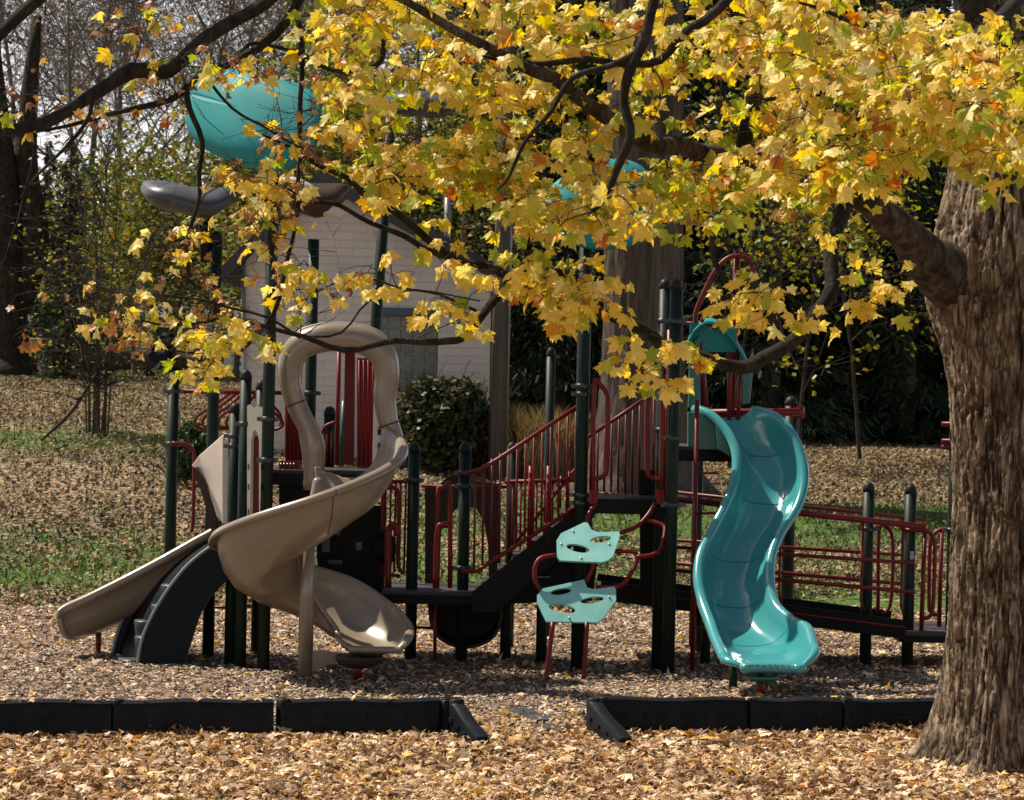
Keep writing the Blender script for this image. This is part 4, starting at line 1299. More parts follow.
# ================================================================== BIG MAPLE
MY = 18.7
mbase = G(1030, 783)
MX = W(1030, 500, MY).x
MT = empty('maple_tree', (MX, MY, 0), 'big maple with rough grey trunk and hanging yellow leaves in front of the playground', 'tree')
nseg, nz_ = 340, 640
H = 7.2
zz = np.linspace(-.12, H, nz_)
cx = np.interp(zz, [-.1, 1, 2.6, 3.6, 5, 7.2], [.02, .0, -.005, -.02, -.10, -.30])
rad = np.interp(zz, [-.12, 0, .12, .3, .6, 1.0, 1.8, 2.8, 3.3, 3.7, 4.4, 7.2], [.73, .66, .595, .55, .52, .50, .50, .545, .58, .56, .50, .40])
verts = np.zeros((nz_, nseg, 3))
for i in range(nz_):
    z = zz[i]
    fl = math.exp(-max(z, 0) * 2.6)
    for k in range(nseg):
        a = 2 * math.pi * k / nseg
        ca, sa = math.cos(a), math.sin(a)
        root = fl * .62 * (.16 * math.sin(5 * a + .6) + .10 * math.sin(9 * a + 2) + .08 * math.sin(3 * a - 1))
        w_ = noise.noise(Vector((ca * 2, sa * 2, z * 1.1))) * .8
        w2 = noise.noise(Vector((ca * 9, sa * 9, z * 6.0))) * .35
        n1 = abs(noise.noise(Vector((ca * 12 + w_ + w2, sa * 12 + w_, z * 1.6))))
        n2 = abs(noise.noise(Vector((ca * 24 + w2, sa * 24 + w2 * 2, z * 3.6 + 3))))
        n3 = noise.noise(Vector((ca * 34, sa * 34, z * 7.0)))
        n4 = noise.noise(Vector((ca * 70, sa * 70, z * 48.0)))
        bumpy = .045 * noise.noise(Vector((ca * 1.6 + 7, sa * 1.6, z * .8)))
        collar = .13 * math.exp(-((z - 3.25) / .42) ** 2) * max(0, -ca) ** 2
        r = rad[i] + root + bumpy + collar - .042 * max(0, 1 - n1 * 6.5) - .024 * max(0, 1 - n2 * 5.5) + .009 * n3 + .007 * n4
        verts[i, k] = (MX + cx[i] + ca * r, MY + sa * r, z)
a = (np.arange(nz_ - 1)[:, None] * nseg + np.arange(nseg)[None]); b2 = (np.arange(nz_ - 1)[:, None] * nseg + (np.arange(nseg)[None] + 1) % nseg)
fc = np.stack([a.ravel(), b2.ravel(), (b2 + nseg).ravel(), (a + nseg).ravel()], 1)
npmesh('trunk', verts.reshape(-1, 3), fc, M['bark'], MT, smooth=True)

NODES = []      # (point, radius) along every limb: twigs grow from the nearest


def limb(lst, Y, rpx, name='limb', seg=12, n=7, wob=.012, m='limb'):
    p = pt(lst, Y)
    yy = [q.y for q in p]
    p = [q + Vector((random.gauss(0, 1), random.gauss(0, 1), random.gauss(0, 1))) * .012 if 0 < i < len(p) - 1 else q for i, q in enumerate(p)]
    c = catmull(p, 3 if n == 7 else n)
    rr = interp_list([r for r in rpx], len(c))
    yv = interp_list(yy, len(c))
    c = [q + Vector((noise.noise(q * 3.1), noise.noise(q * 3.1 + Vector((9, 0, 0))), noise.noise(q * 3.1 + Vector((0, 9, 0))))) * wob * 2 for q in c]
    rad_ = [max(.003, r * (.72 if r < 20 else .72 + .28 * min(1, (r - 20) / 15)) * q.y / F) * (1 + .18 * noise.noise(q * 6)) for r, q in zip(rr, c)]
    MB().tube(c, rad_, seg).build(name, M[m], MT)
    for q, r in zip(c, rad_): NODES.append((q, r))
    return c


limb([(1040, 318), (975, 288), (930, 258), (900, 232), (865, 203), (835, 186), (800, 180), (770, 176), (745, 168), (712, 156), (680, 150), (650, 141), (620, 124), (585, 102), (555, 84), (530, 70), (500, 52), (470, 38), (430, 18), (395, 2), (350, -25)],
     [18.75, 18.62, 18.3, 18.0, 17.7, 17.4, 17.0, 16.7, 16.4, 16.1, 15.8, 15.5, 15.2, 15.0, 14.9, 14.8, 14.7, 14.6, 14.5, 14.4, 14.3], [40, 36, 28, 23, 19, 17, 16, 15, 15, 14, 13, 13, 11, 10, 10, 9, 8, 7, 6, 5, 3], seg=24, m='shadedbark')
limb([(868, 205), (848, 192), (840, 215), (834, 250), (829, 285), (815, 318), (795, 342), (768, 359), (738, 367), (700, 360), (668, 345), (640, 330), (600, 312), (560, 296), (522, 283), (490, 270), (462, 261), (430, 240), (398, 215), (370, 198), (345, 183), (318, 163), (290, 148), (262, 132)],
     [17.7, 17.4, 17.2, 17.1, 17.0, 16.9, 16.8, 16.7, 16.5, 16.4, 16.3, 16.2, 16.1, 16.0, 15.9, 15.8, 15.7, 15.6, 15.5, 15.4, 15.3, 15.2, 15.1, 15.0], [14, 12, 11, 10.5, 10, 10, 10.5, 10, 9.5, 9, 8.5, 8, 7.5, 7, 7, 6.5, 6, 5.5, 5, 4.5, 4, 3.5, 2.5, 1.5], seg=14)
limb([(520, 283), (495, 298), (478, 322), (462, 340), (447, 346), (420, 343), (385, 343), (341, 344), (305, 338), (270, 330), (230, 322), (195, 324), (160, 321), (125, 316)],
     [15.9, 15.8, 15.7, 15.65, 15.6, 15.55, 15.5, 15.4, 15.3, 15.2, 15.1, 15.05, 15, 14.9], [6, 6, 5.5, 5, 5, 4.6, 4.2, 4, 3.6, 3.2, 2.8, 2.2, 1.7, 1.0])
limb([(462, 261), (430, 248), (405, 238), (370, 222), (340, 208), (315, 200), (285, 188)], [15.7, 15.6, 15.6, 15.5, 15.4, 15.3, 15.2], [5, 4.5, 4, 3.5, 3, 2.5, 1.5])
limb([(668, -40), (652, 0), (640, 40), (626, 75), (620, 105), (626, 140), (618, 170), (604, 195), (594, 212)], [14.2] * 9, [8, 8, 7.5, 7, 6.5, 6.5, 6, 5, 3.5])
limb([(760, -40), (722, 8), (690, 35), (658, 58), (625, 66), (585, 62), (545, 60), (505, 58), (470, 50)], [14.8] * 9, [8, 7, 6.5, 6, 5, 4.5, 4, 3.5, 2])
limb([(640, 50), (610, 68), (575, 80), (548, 108), (522, 140), (505, 172), (497, 190)], [14.2] * 7, [5, 4.5, 4, 3.2, 2.8, 2, 1.2])
limb([(796, -40), (790, 10), (782, 38), (772, 55), (760, 75), (748, 110), (740, 160)], [16, 16, 16, 16, 16.1, 16.3, 16.4], [7, 6.5, 7, 8, 9, 11, 13])
limb([(895, -40), (882, 5), (878, 35), (870, 60), (862, 90), (860, 110), (852, 150), (846, 190)], [16.8] * 5 + [17.0, 17.2, 17.4], [8, 8, 8, 7, 7, 8, 9, 10])
limb([(1000, 60), (960, 75), (900, 82), (860, 88), (820, 92), (796, 98), (760, 100)], [16.5, 16, 15.5, 15.2, 15, 14.9, 14.8], [10, 8, 6, 5, 4.5, 4, 2])
limb([(1060, -60), (1010, 10), (960, 40), (900, 30), (850, 20), (800, 5)], [17, 16, 15, 14.4, 14.2, 14], [12, 9, 7, 5, 4, 2])
limb([(738, 300), (716, 262), (714, 225), (722, 205), (735, 202)], [16.6, 16.6, 16.6, 16.7, 16.8], [3, 4, 4.5, 5, 5])
# limb that arches over the top of the frame and droops on the left
top_ = limb([(1000, 20), (960, -60), (850, -180), (680, -230), (520, -210), (400, -140), (330, -60), (280, -12), (245, 15), (205, 45), (165, 64), (130, 75), (95, 96), (50, 124), (0, 136), (-70, 150)],
     [18.6, 18.4, 17.8, 17.2, 16.6, 16.0, 15.6, 15.4, 15.3, 15.2, 15.1, 15, 14.9, 14.8, 14.7, 14.6], [40, 34, 28, 24, 20, 16, 12, 9, 9, 9.5, 10.5, 11, 9.5, 9, 8, 7], seg=16)
limb([(330, -60), (312, -15), (285, 20), (240, 52), (205, 75), (175, 92), (140, 104), (100, 116), (55, 130), (10, 138)], [15.6, 15.5, 15.4, 15.3, 15.2, 15.1, 15, 15, 14.9, 14.9], [8, 7, 6.5, 6, 5.5, 5, 4.5, 3.5, 2.5, 1.5])
limb([(400, -140), (200, -110), (90, -40), (40, -2), (0, 36), (-50, 80)], [16, 15.6, 15.2, 15, 14.9, 14.8], [14, 12, 10, 9, 9, 8])
limb([(186, 84), (190, 110), (199, 140), (197, 170), (198, 200), (192, 240), (188, 270), (180, 300)], [15.1] * 8, [4.5, 4.2, 4, 3.5, 3, 2.4, 1.8, 1])
limb([(292, -50), (297, 0), (300, 55), (301, 100), (298, 140), (298, 175), (296, 220), (288, 262), (278, 310), (262, 332), (240, 352)], [15.5] * 11, [5, 4.5, 4, 3.8, 3.5, 3.4, 3.4, 3.2, 3, 3, 2.5])
limb([(240, 50), (255, 42), (275, 47), (300, 56), (330, 70), (368, 68), (382, 56), (388, 35), (398, 10), (405, -20)], [15.3] * 10, [2, 2.4, 2.6, 3, 3, 3.5, 4, 4.5, 5, 5])
limb([(30, 85), (28, 120), (32, 150), (24, 200)], [14.8] * 4, [4, 4, 3, 1.5])
limb([(95, 96), (90, 125), (70, 150), (40, 175), (20, 200)], [14.9] * 5, [3, 3, 2.5, 2, 1])
limb([(205, 75), (235, 110), (262, 128), (290, 142), (320, 162)], [15.2] * 5, [2.5, 2.2, 2, 1.8, 1.5])
limb([(300, 338), (340, 330), (370, 300), (420, 290), (480, 300)], [15.4] * 5, [1.8, 1.6, 1.4, 1.2, 1])
limb([(478, 310), (440, 292), (400, 286), (370, 278), (340, 285), (300, 300)], [15.7] * 6, [2.2, 2, 1.6, 1.4, 1.2, .8])
limb([(300, 338), (270, 318), (225, 305), (180, 298), (120, 290), (60, 300), (10, 310)], [15.2] * 7, [2.2, 2, 1.8, 1.5, 1.3, 1, .7])

# --- sprays of leaves: regions of the crown, (photo outline box, sprays, distance range, mix)
#  mix: yellow, yellowgreen, dead, pale
REG = [
    (330, -10, 480, 60, 44, 14.2, 16.0, (.6, .15, .15, .1)),
    (330, 60, 480, 180, 70, 14.4, 16.0, (.62, .18, .10, .1)),
    (335, 130, 430, 150, 12, 14.4, 15.6, (.5, .3, .2, .0)),
    (430, 130, 520, 190, 42, 14.4, 15.8, (.12, .80, .08, .0)),
    (480, -10, 640, 60, 62, 14.0, 15.4, (.72, .1, .08, .1)),
    (480, 60, 660, 130, 52, 13.8, 15.2, (.65, .2, .1, .05)),
    (470, 130, 590, 190, 44, 13.8, 15.4, (.42, .43, .12, .03)),
    (500, 185, 660, 250, 66, 14.0, 15.8, (.45, .42, .10, .03)),
    (640, 150, 760, 200, 46, 14.2, 16.0, (.1, .85, .05, .0)),
    (655, 195, 720, 250, 17, 14.6, 16.0, (.1, .78, .12, .0)),
    (500, 245, 620, 300, 38, 15.0, 16.2, (.75, .15, .05, .05)),
    (525, 295, 600, 340, 14, 15.2, 16.2, (.72, .2, .04, .04)),
    (640, -10, 790, 60, 44, 14.0, 16.0, (.6, .25, .1, .05)),
    (660, 60, 760, 140, 19, 14.2, 16.0, (.55, .2, .25, .0)),
    (760, 40, 880, 110, 66, 13.6, 15.8, (.55, .22, .08, .15)),
    (750, 100, 880, 180, 74, 13.6, 16.0, (.42, .35, .06, .17)),
    (780, -10, 940, 50, 48, 13.8, 16.0, (.62, .2, .08, .1)),
    (870, 20, 1040, 120, 105, 13.2, 15.8, (.55, .25, .06, .14)),
    (870, 100, 1040, 158, 72, 13.2, 15.8, (.42, .42, .08, .08)),
    (800, 160, 940, 186, 22, 13.8, 16.0, (.2, .72, .06, .02)),
    (725, 265, 785, 320, 22, 15.4, 16.4, (.75, .05, .02, .18)),
    (690, 315, 765, 350, 13, 15.2, 16.2, (.7, .1, .18, .02)),
    (615, 335, 725, 395, 17, 15.0, 16.0, (.88, .06, .04, .02)),
    (815, 225, 860, 250, 4, 16.2, 16.8, (.9, 0, .1, 0)),
    (815, 280, 915, 312, 10, 15.8, 16.8, (.9, .04, .06, 0)),
    (760, 215, 800, 250, 3, 15.8, 16.4, (.3, .1, .6, 0)),
    (395, 290, 480, 345, 18, 15.2, 15.8, (.72, .14, .06, .08)),
    (300, 240, 400, 305, 13, 15.0, 15.8, (.55, .12, .25, .08)),
    (395, 240, 480, 280, 11, 15.2, 15.8, (.55, .2, .25, .0)),
    (145, 320, 260, 372, 26, 14.6, 15.3, (.45, .3, .08, .17)),
    (140, 180, 300, 250, 24, 14.8, 15.6, (.35, .2, .35, .1)),
    (150, 240, 310, 320, 30, 14.8, 15.5, (.35, .12, .45, .08)),
    (20, 285, 160, 345, 22, 14.5, 15.2, (.28, .1, .54, .08)),
    (150, 150, 330, 200, 22, 14.8, 15.5, (.35, .15, .45, .05)),
    (180, 80, 330, 160, 18, 14.8, 15.5, (.28, .1, .62, .0)),
    (100, -10, 340, 80, 40, 14.6, 15.8, (.25, .35, .40, .0)),
    (300, 60, 345, 200, 14, 14.8, 15.6, (.4, .15, .45, .0)),
    (0, 0, 200, 180, 18, 14.5, 15.4, (.22, .25, .53, .0)),
    (330, -120, 1060, -10, 70, 14.0, 17.0, (.6, .25, .1, .05)),
    (1024, -60, 1200, 150, 50, 13.8, 17.5, (.5, .3, .1, .1)),
]
CL = []
# places where the photo looks through the crown
OPEN = [(376, 82, 475, 128, .8), (545, 145, 600, 175, .8), (535, 165, 660, 245, .12), (435, 190, 525, 275, .75), (655, 70, 760, 165, .55), (300, 325, 400, 385, .85), (185, 68, 325, 172, .45), (135, 178, 245, 222, .6), (700, 200, 760, 262, .6), (375, 305, 440, 395, .85), (690, 250, 930, 400, .35), (685, 240, 765, 268, .9), (683, 268, 722, 330, .8), (640, 395, 800, 440, .95), (560, 340, 610, 420, .7), (145, 330, 188, 382, .75), (25, 255, 60, 330, .6), (360, 195, 480, 245, .5)]
for x0, y0, x1, y1, cnt, ya, yb, mix in REG:
    k_ = int(cnt * (.58 if 470 <= x0 < 770 else .74 if (y0 < 150 and x0 >= 330) else .62 if x0 > 330 else .62) + .5)
    hubs = [(random.uniform(x0 + 8, x1 - 8), random.uniform(y0, y1 - 12)) for _ in range(max(2, k_ // 3))]
    for _ in range(k_):
        hx, hy = random.choice(hubs)
        px_, py_ = hx + random.gauss(0, 17), hy + random.gauss(0, 11)
        if any(a <= px_ <= c and b <= py_ <= d and random.random() < q for a, b, c, d, q in OPEN): continue
        back = .7 if 460 < px_ < 770 and py_ < 200 else 0
        CL.append((W(px_, py_, random.uniform(ya, yb) + back), mix))
npos = np.array([q[0] for q in NODES]); nrad = np.array([q[1] for q in NODES])
dist = [np.min(np.linalg.norm(npos - np.array(c), axis=1)) for c, _ in CL]
TW = MB()
KINDS_ = ['yellow', 'yellowgreen', 'deadleaf', 'paleleaf']
LV = {k: [] for k in KINDS_}
for ci in np.argsort(dist):
    c, mix = CL[ci]
    d2 = np.linalg.norm(npos - np.array(c), axis=1)
    j = int(np.argmin(d2 + .0 * nrad)); s = Vector(npos[j]); L = (c - s).length
    mid = s.lerp(c, .5) + Vector((random.gauss(0, .09), random.gauss(0, .09), .10 * L + random.gauss(0, .05))) * min(1, L * 2)
    p = catmull([s, mid, c], 4)
    r0 = min(nrad[j] * .7, .004 + .006 * L)
    TW.tube(p, [r0, r0 * .75, r0 * .5, .0022], 5, cap=False)
    npos = np.concatenate([npos, np.array([list(q) for q in p[3:]])]); nrad = np.concatenate([nrad, np.linspace(r0 * .7, .003, len(p) - 3)])
    # fine side twigs
    for _ in range(3):
        q = p[random.randint(3, len(p) - 1)]
        e2 = q + Vector((random.gauss(0, .085), random.gauss(0, .085), random.gauss(0, .06)))
        TW.tube([q, q.lerp(e2, .5) + Vector((0, 0, .015)), e2], [.0028, .0022, .0014], 4, cap=False)
        nl = random.choice((2, 2, 3)) if mix[2] < .4 else random.choice((1, 1, 2))
        for _ in range(nl):
            kind = random.choices(KINDS_, (mix[0] * .8, mix[1] * .8, mix[2] * 1.5, mix[3]) if mix[2] > .3 else (mix[0], mix[1] + .13, mix[2] * .35, mix[3] + .08))[0]
            az = random.uniform(0, 2 * math.pi)
            v = Vector((math.cos(az) * .75, math.sin(az) * .55, -random.uniform(.25, 1.0))).normalized()
            base = e2 + v * random.uniform(.03, .08)
            TW.tube([e2, base], [.0013, .001], 3, cap=False)
            pn = Vector((-.15 + random.gauss(0, .45), -.62 + random.gauss(0, .45), .65 + random.gauss(0, .4)))
            nr = (pn - v * pn.dot(v))
            nr = nr.normalized() if nr.length > .05 else v.orthogonal().normalized()
            sz = min(.13, random.lognormvariate(math.log(.088), .2)) * (.72 if kind == 'deadleaf' else 1) * (.86 if c.x < -.95 else 1)
            LV[kind].append((base + v * sz * .35, sz, v.cross(nr).normalized(), v, nr))
for _ in range(750):
    j = random.randrange(len(npos))
    q = Vector(npos[j])
    if q.x > -.5 and random.random() < .75: continue
    d = Vector((random.gauss(-.3, .6), random.gauss(0, .5), random.gauss(.1, .6))).normalized()
    L = random.uniform(.15, .55)
    p = [q]
    for i in range(4):
        d = (d + Vector((random.gauss(0, .25), random.gauss(0, .25), random.gauss(0, .25)))).normalized(); p.append(p[-1] + d * L / 4)
    r0 = min(nrad[j] * .6, .0045)
    TW.tube(p, [r0, r0 * .8, r0 * .6, r0 * .5, .0012], 4, cap=False)
    for i in (1, 2, 3):
        e2 = p[i] + Vector((random.gauss(0, .09), random.gauss(0, .09), random.gauss(.03, .07)))
        TW.tube([p[i], e2], [.0022, .001], 3, cap=False)
TW.build('twigs', M['twig'], MT, recalc=False)
for k, lst in LV.items():
    A = lambda i: np.array([list(q[i]) for q in lst])
    dead = k == 'deadleaf'
    V, Fc = leaves(A(0), np.array([q[1] for q in lst]), A(2), A(3), A(4), LEAF_FULL, .75 if dead else .42, .7 if dead else .34)
    npmesh('crown', V, Fc, M[k], MT)['label'] = {'yellow': 'golden yellow leaves', 'yellowgreen': 'yellow green leaves', 'deadleaf': 'withered brown leaves', 'paleleaf': 'pale yellow leaves coloured as bright highlights'}[k]
print('maple leaves', sum(len(v) for v in LV.values()))


# ================================================================== OTHER TREES
def grow(out, tips, p, d, L, r, lev, maxlev, up=.15, spread=.75, kids=(8, 6, 4, 3), wob=.22, start=.3):
    n = 5 if lev == 0 else 4
    pts = [Vector(p)]; dd = Vector(d).normalized()
    for i in range(n):
        dd = (dd + Vector((random.gauss(0, wob), random.gauss(0, wob), random.gauss(0, wob) + up)) * (.35 if lev == 0 else .7)).normalized()
        pts.append(pts[-1] + dd * L / n)
    rr = [r * (1 - .8 * i / n) for i in range(n + 1)]
    out.append((lev, pts, rr))
    if lev >= maxlev:
        tips.append((pts[-1], dd)); tips.append((pts[-2], dd)); return
    for k in range(kids[lev]):
        t = random.uniform(start if lev == 0 else .15, 1.0)
        i = min(int(t * n), n - 1); q = pts[i].lerp(pts[i + 1], t * n - i)
        o = dd.orthogonal().normalized(); o.rotate(Matrix.Rotation(random.uniform(0, 6.283), 3, dd))
        nd = (dd * (1 - spread * .6) + o * spread).normalized()
        grow(out, tips, q, nd, L * random.uniform(.42, .68) * (1 - .25 * t if lev == 0 else 1), rr[i] * .5, lev + 1, maxlev, up, spread, kids, wob, start)


def leafcloud(centres, n, size, m, parent, spread=.35, name='crown', label=None):
    c = np.array([list(q) for q in centres])
    k = RNG.integers(0, len(c), n)
    pos = c[k] + RNG.normal(0, spread, (n, 3))
    u, v, nn = frames(n, 1.0)
    V, Fc = quads(pos, RNG.uniform(.22, .42, n) * size, RNG.uniform(.28, .5, n) * size, u, v, nn, .3)
    o = npmesh(name, V, Fc, m, parent)
    if label: o['label'] = label
    return o


def tree(name, loc, h, r, label, group, bark='greytwig', maxlev=3, kids=(9, 6, 4, 3), leaf=None, nleaf=0, lsize=.12, spread=.35, up=.12, start=.3, sp=.75, lean=(0, 0), cat='tree', wob=.22):
    e = empty(name, loc, label, cat, group)
    out, tips = [], []
    L0 = Vector(loc) - Vector((0, 0, .15))
    grow(out, tips, L0, (lean[0], lean[1], 1), h, r, 0, maxlev, up, sp, kids, wob, start)
    tr, tg = MB(), MB()
    for lev, pts, rr in out:
        if lev <= 1: tr.tube(pts, [max(.012, q) for q in rr], 10 if lev == 0 else 6, cap=False)
        else: tg.tube(pts, [max(.006, q) for q in rr], 3, cap=False)
    tr.build('trunk', M[bark], e, recalc=False)
    tg.build('twigs', M[bark], e, recalc=False)
    if leaf: leafcloud([q[0] for q in tips], nleaf, lsize, M[leaf], e, spread)
    return e


def conifer(loc, h, rad, label, group, n=16000):
    e = empty('conifer', loc, label, 'tree', group)
    b0 = Vector(loc)
    MB().tube([b0 - Vector((0, 0, .2)), b0 + Vector((.05, 0, h * .5)), b0 + Vector((0, 0, h))], [.22, .14, .02], 10).build('trunk', M['oldbark'], e)
    P_, U_, V_, N_ = [], [], [], []
    br = MB()
    nb = int(h * 13)
    for i in range(nb):
        t = (i + random.random()) / nb
        z = .25 + (h - .3) * t
        L = rad * (1 - t) ** .8 * random.uniform(.6, 1.12) + .15
        a = random.uniform(0, 2 * math.pi)
        o = Vector((math.cos(a), math.sin(a), 0))
        s = b0 + Vector((0, 0, z))
        pts = [s, s + o * L * .5 + Vector((0, 0, -.10 * L)), s + o * L + Vector((0, 0, -.30 * L + .05))]
        br.tube(pts, [.025, .015, .006], 3, cap=False)
        m_ = max(6, int(n / nb * L / rad * 1.7))
        for k in range(m_):
            f = random.uniform(.12, 1) ** .8
            q = pts[0].lerp(pts[1], f * 2) if f < .5 else pts[1].lerp(pts[2], f * 2 - 1)
            side = Vector((-o.y, o.x, 0)) * random.gauss(0, .20) * L
            P_.append(q + side + Vector((0, 0, random.gauss(-.08, .09))))
            d = (o * .6 + side.normalized() * .6 * random.random() + Vector((random.gauss(0, .3), random.gauss(0, .3), -random.uniform(.1, 1.1)))).normalized()
            V_.append(d); w = d.cross(Vector((random.gauss(0, 1), random.gauss(0, 1), .6))).normalized(); U_.append(w); N_.append(w.cross(d))
    A = lambda l: np.array([list(q) for q in l])
    k = len(P_)
    V, Fc = quads(A(P_), RNG.uniform(.014, .028, k), RNG.uniform(.06, .15, k), A(U_), A(V_), A(N_), .1)
    br.build('branches', M['oldbark'], e, recalc=False)
    npmesh('crown', V, Fc, M['needle'], e)
    return e


def put(src, px, Y, rot, s, label=None, group=None, dz=0):
    c = copy_tree(src)
    x = (px - 512) / F * Y
    c.location = (x, Y, gz(x, Y) - .05 + dz); c.rotation_euler = (0, 0, rot); c.scale = (s, s, s)
    if label: c['label'] = label
    if group: c['group'] = group
    return c


def at(px, Y): 
    x = (px - 512) / F * Y
    return (x, Y, gz(x, Y))


# dark conifers on the right
GC = 'dark evergreens behind the playground'
con = [conifer(at(560, 60), 15, 2.1, 'dark evergreen standing left of the big old trunk behind the stairs', GC),
       conifer(at(770, 58), 16, 2.3, 'dark evergreen straight behind the teal slide', GC),
       conifer(at(905, 59), 14, 2.0, 'dark evergreen beside the maple trunk, seen just left of it', GC)]
CLAB = 'dark evergreen in the shaded row behind the playground'
for i, (px, Y, k, s) in enumerate([(505, 63, 1, 1.0), (615, 62, 2, 1.1), (665, 60, 0, 1.05), (715, 63, 1, .98), (828, 61, 2, 1.1), (865, 64, 0, 1.1), (955, 62, 1, 1.0), (1010, 60, 0, 1.1), (1065, 63, 2, 1.2), (535, 69, 0, 1.2), (640, 70, 1, 1.2), (745, 69, 2, 1.25), (800, 70, 0, 1.2), (890, 70, 1, 1.15), (985, 70, 2, 1.2), (590, 66, 1, 1.1), (470, 68, 2, 1.0)]):
    put(con[k], px, Y, random.uniform(0, 6), s, CLAB, GC)
for c in con: c['label'] = c['label']
# left spruces
put(con[2], 66, 63, 1.0, .40, 'tall dark green spruce right of the far left tree trunk', 'spruces at the far left')
put(con[0], 45, 76, 2.0, .42, 'dark green spruce behind the clump of thin stems', 'spruces at the far left')

# bare grey trees on the left, olive trees behind the building
GB = 'bare grey trees against the sky'
bt = [tree('bare_tree', at(70, 88), 15, .15, 'bare grey tree rising behind the far left trunk', GB, maxlev=4, kids=(10, 7, 6, 5), leaf='brownleaf', nleaf=900, lsize=.16, spread=.3),
      tree('bare_tree', at(170, 84), 14, .13, 'bare grey tree behind the dark wavy canopy', GB, maxlev=4, kids=(9, 7, 6, 5), leaf='brownleaf', nleaf=900, lsize=.14, spread=.4)]
for i, (px, Y, k, s) in enumerate([(15, 95, 1, 1.1), (115, 100, 0, 1.1), (265, 90, 1, .95), (320, 98, 0, 1.1), (-30, 85, 0, 1.0), (215, 100, 0, .95), (150, 112, 1, 1.1), (385, 95, 1, 1.0), (440, 92, 0, 1.0), (95, 78, 1, .85)]):
    put(bt[k], px, Y, random.uniform(0, 6), s, 'bare grey tree in the thin wood beyond the lawn', GB)
GO = 'olive and yellow trees beyond the lawn'
ot = [tree('autumn_tree', at(135, 70), 3.9, .08, 'olive yellow tree behind the clump of thin stems', GO, maxlev=3, kids=(10, 7, 4, 3), leaf='olive', nleaf=5200, lsize=.13, spread=.4, start=.12),
      tree('autumn_tree', at(400, 62), 8.5, .14, 'olive brown tree rising over the roof of the brick building', GO, maxlev=3, kids=(10, 7, 4, 3), leaf='olive', nleaf=6500, lsize=.14, spread=.45, start=.12)]
for px, Y, k, s in [(195, 74, 1, .50), (235, 66, 0, 1.0), (60, 76, 0, .7), (290, 70, 1, .6), (340, 66, 0, 1.4), (455, 60, 1, .8), (170, 66, 0, .9), (100, 82, 1, .45), (310, 58, 0, 1.1), (505, 66, 0, 1.5)]:
    put(ot[k], px, Y, random.uniform(0, 6), s, 'olive and yellow autumn tree in the thicket beyond the lawn', GO)

for px, Y, h, nl, lab in ((118, 80, 4.2, 3000, 'mid green leafy tree behind the clump of bare stems'), (30, 84, 4.6, 3000, 'mid green leafy tree right behind the far left dark trunk')):
    tree('green_tree', at(px, Y), h, .1, lab, GO, maxlev=3, kids=(10, 7, 4, 3), leaf='greenleaf', nleaf=nl, lsize=.2, spread=.4, start=.15)
# far woods: one mass
n = 26000
x = RNG.uniform(-60, 60, n); y = RNG.uniform(118, 150, n)
hmax = 3.6 + 1.5 * np.sin(x * .35) + 1.0 * np.sin(x * .9 + 1) + np.where(x > -4, 7, 0)
z = gnd(x, y) + hmax * RNG.uniform(0, 1, n) ** 1.2
u, v, nn = frames(n, 1.0)
V, Fc = quads(np.stack([x, y, z], 1), RNG.uniform(.07, .18, n), RNG.uniform(.10, .22, n), u, v, nn, .3)
meta(npmesh('far_woods', V, Fc, M['olive']), kind='stuff')

# the old trunk behind the stairs
ox, oy = W(642, 480, 39.5).x, 39.5
e = empty('old_tree', (ox, oy, gz(ox, oy)), 'massive old tree trunk with deeply furrowed bark behind the red stair rails', 'tree')
nsg, nzz = 90, 130
hz = np.linspace(-.2, 12, nzz)
vv = np.zeros((nzz, nsg, 3))
for i, z in enumerate(hz):
    r0 = float(np.interp(z, [-.2, 0, .3, .8, 2, 5, 8, 12], [1.25, 1.02, .80, .66, .58, .54, .52, .40]))
    for k in range(nsg):
        a = 2 * math.pi * k / nsg; ca, sa = math.cos(a), math.sin(a)
        r1 = 1 - abs(noise.noise(Vector((ca * 6.5, sa * 6.5, z * .55)))) * 2.4
        r = r0 + math.exp(-max(z, 0) * 2) * .22 * math.sin(5 * a + .3) - .055 * max(0, r1) ** 2 + .015 * noise.noise(Vector((ca * 15, sa * 15, z * 4)))
        vv[i, k] = (ox + ca * r - .012 * z, oy + sa * r, gz(ox, oy) + z)
a = (np.arange(nzz - 1)[:, None] * nsg + np.arange(nsg)[None]); b2 = (np.arange(nzz - 1)[:, None] * nsg + (np.arange(nsg)[None] + 1) % nsg)
npmesh('trunk', vv.reshape(-1, 3), np.stack([a.ravel(), b2.ravel(), (b2 + nsg).ravel(), (a + nsg).ravel()], 1), M['oldbark'], e, smooth=True)
out, tips = [], []
for k in range(9):
    a = k * .9
    grow(out, tips, Vector((ox - .1, oy, gz(ox, oy) + 7.8 + k * .42)), (math.cos(a), math.sin(a), .7), 4.5, .16, 1, 3, .1, .7, (8, 5, 4, 3))
tg = MB()
for lev, p, rr in out: tg.tube(p, [max(.012, q) for q in rr], 5, cap=False)
tg.build('limb', M['oldbark'], e, recalc=False)
leafcloud([t[0] for t in tips], 2500, .16, M['olive'], e, .5)

# far left dark tree
fx, fy, fz = at(8, 66)
e = tree('dark_tree', (fx, fy, fz), 13, .52, 'dark leaning tree trunk with bare branches at the left edge of the photo', None, bark='limb', maxlev=4, kids=(5, 5, 5, 4), leaf='brownleaf', nleaf=400, lsize=.14, start=.45, wob=.16)
MB().tube([(fx, fy, fz - .2), (fx + .05, fy - .05, fz + .5)], [.95, .5], 12).build('root_flare', M['limb'], e)
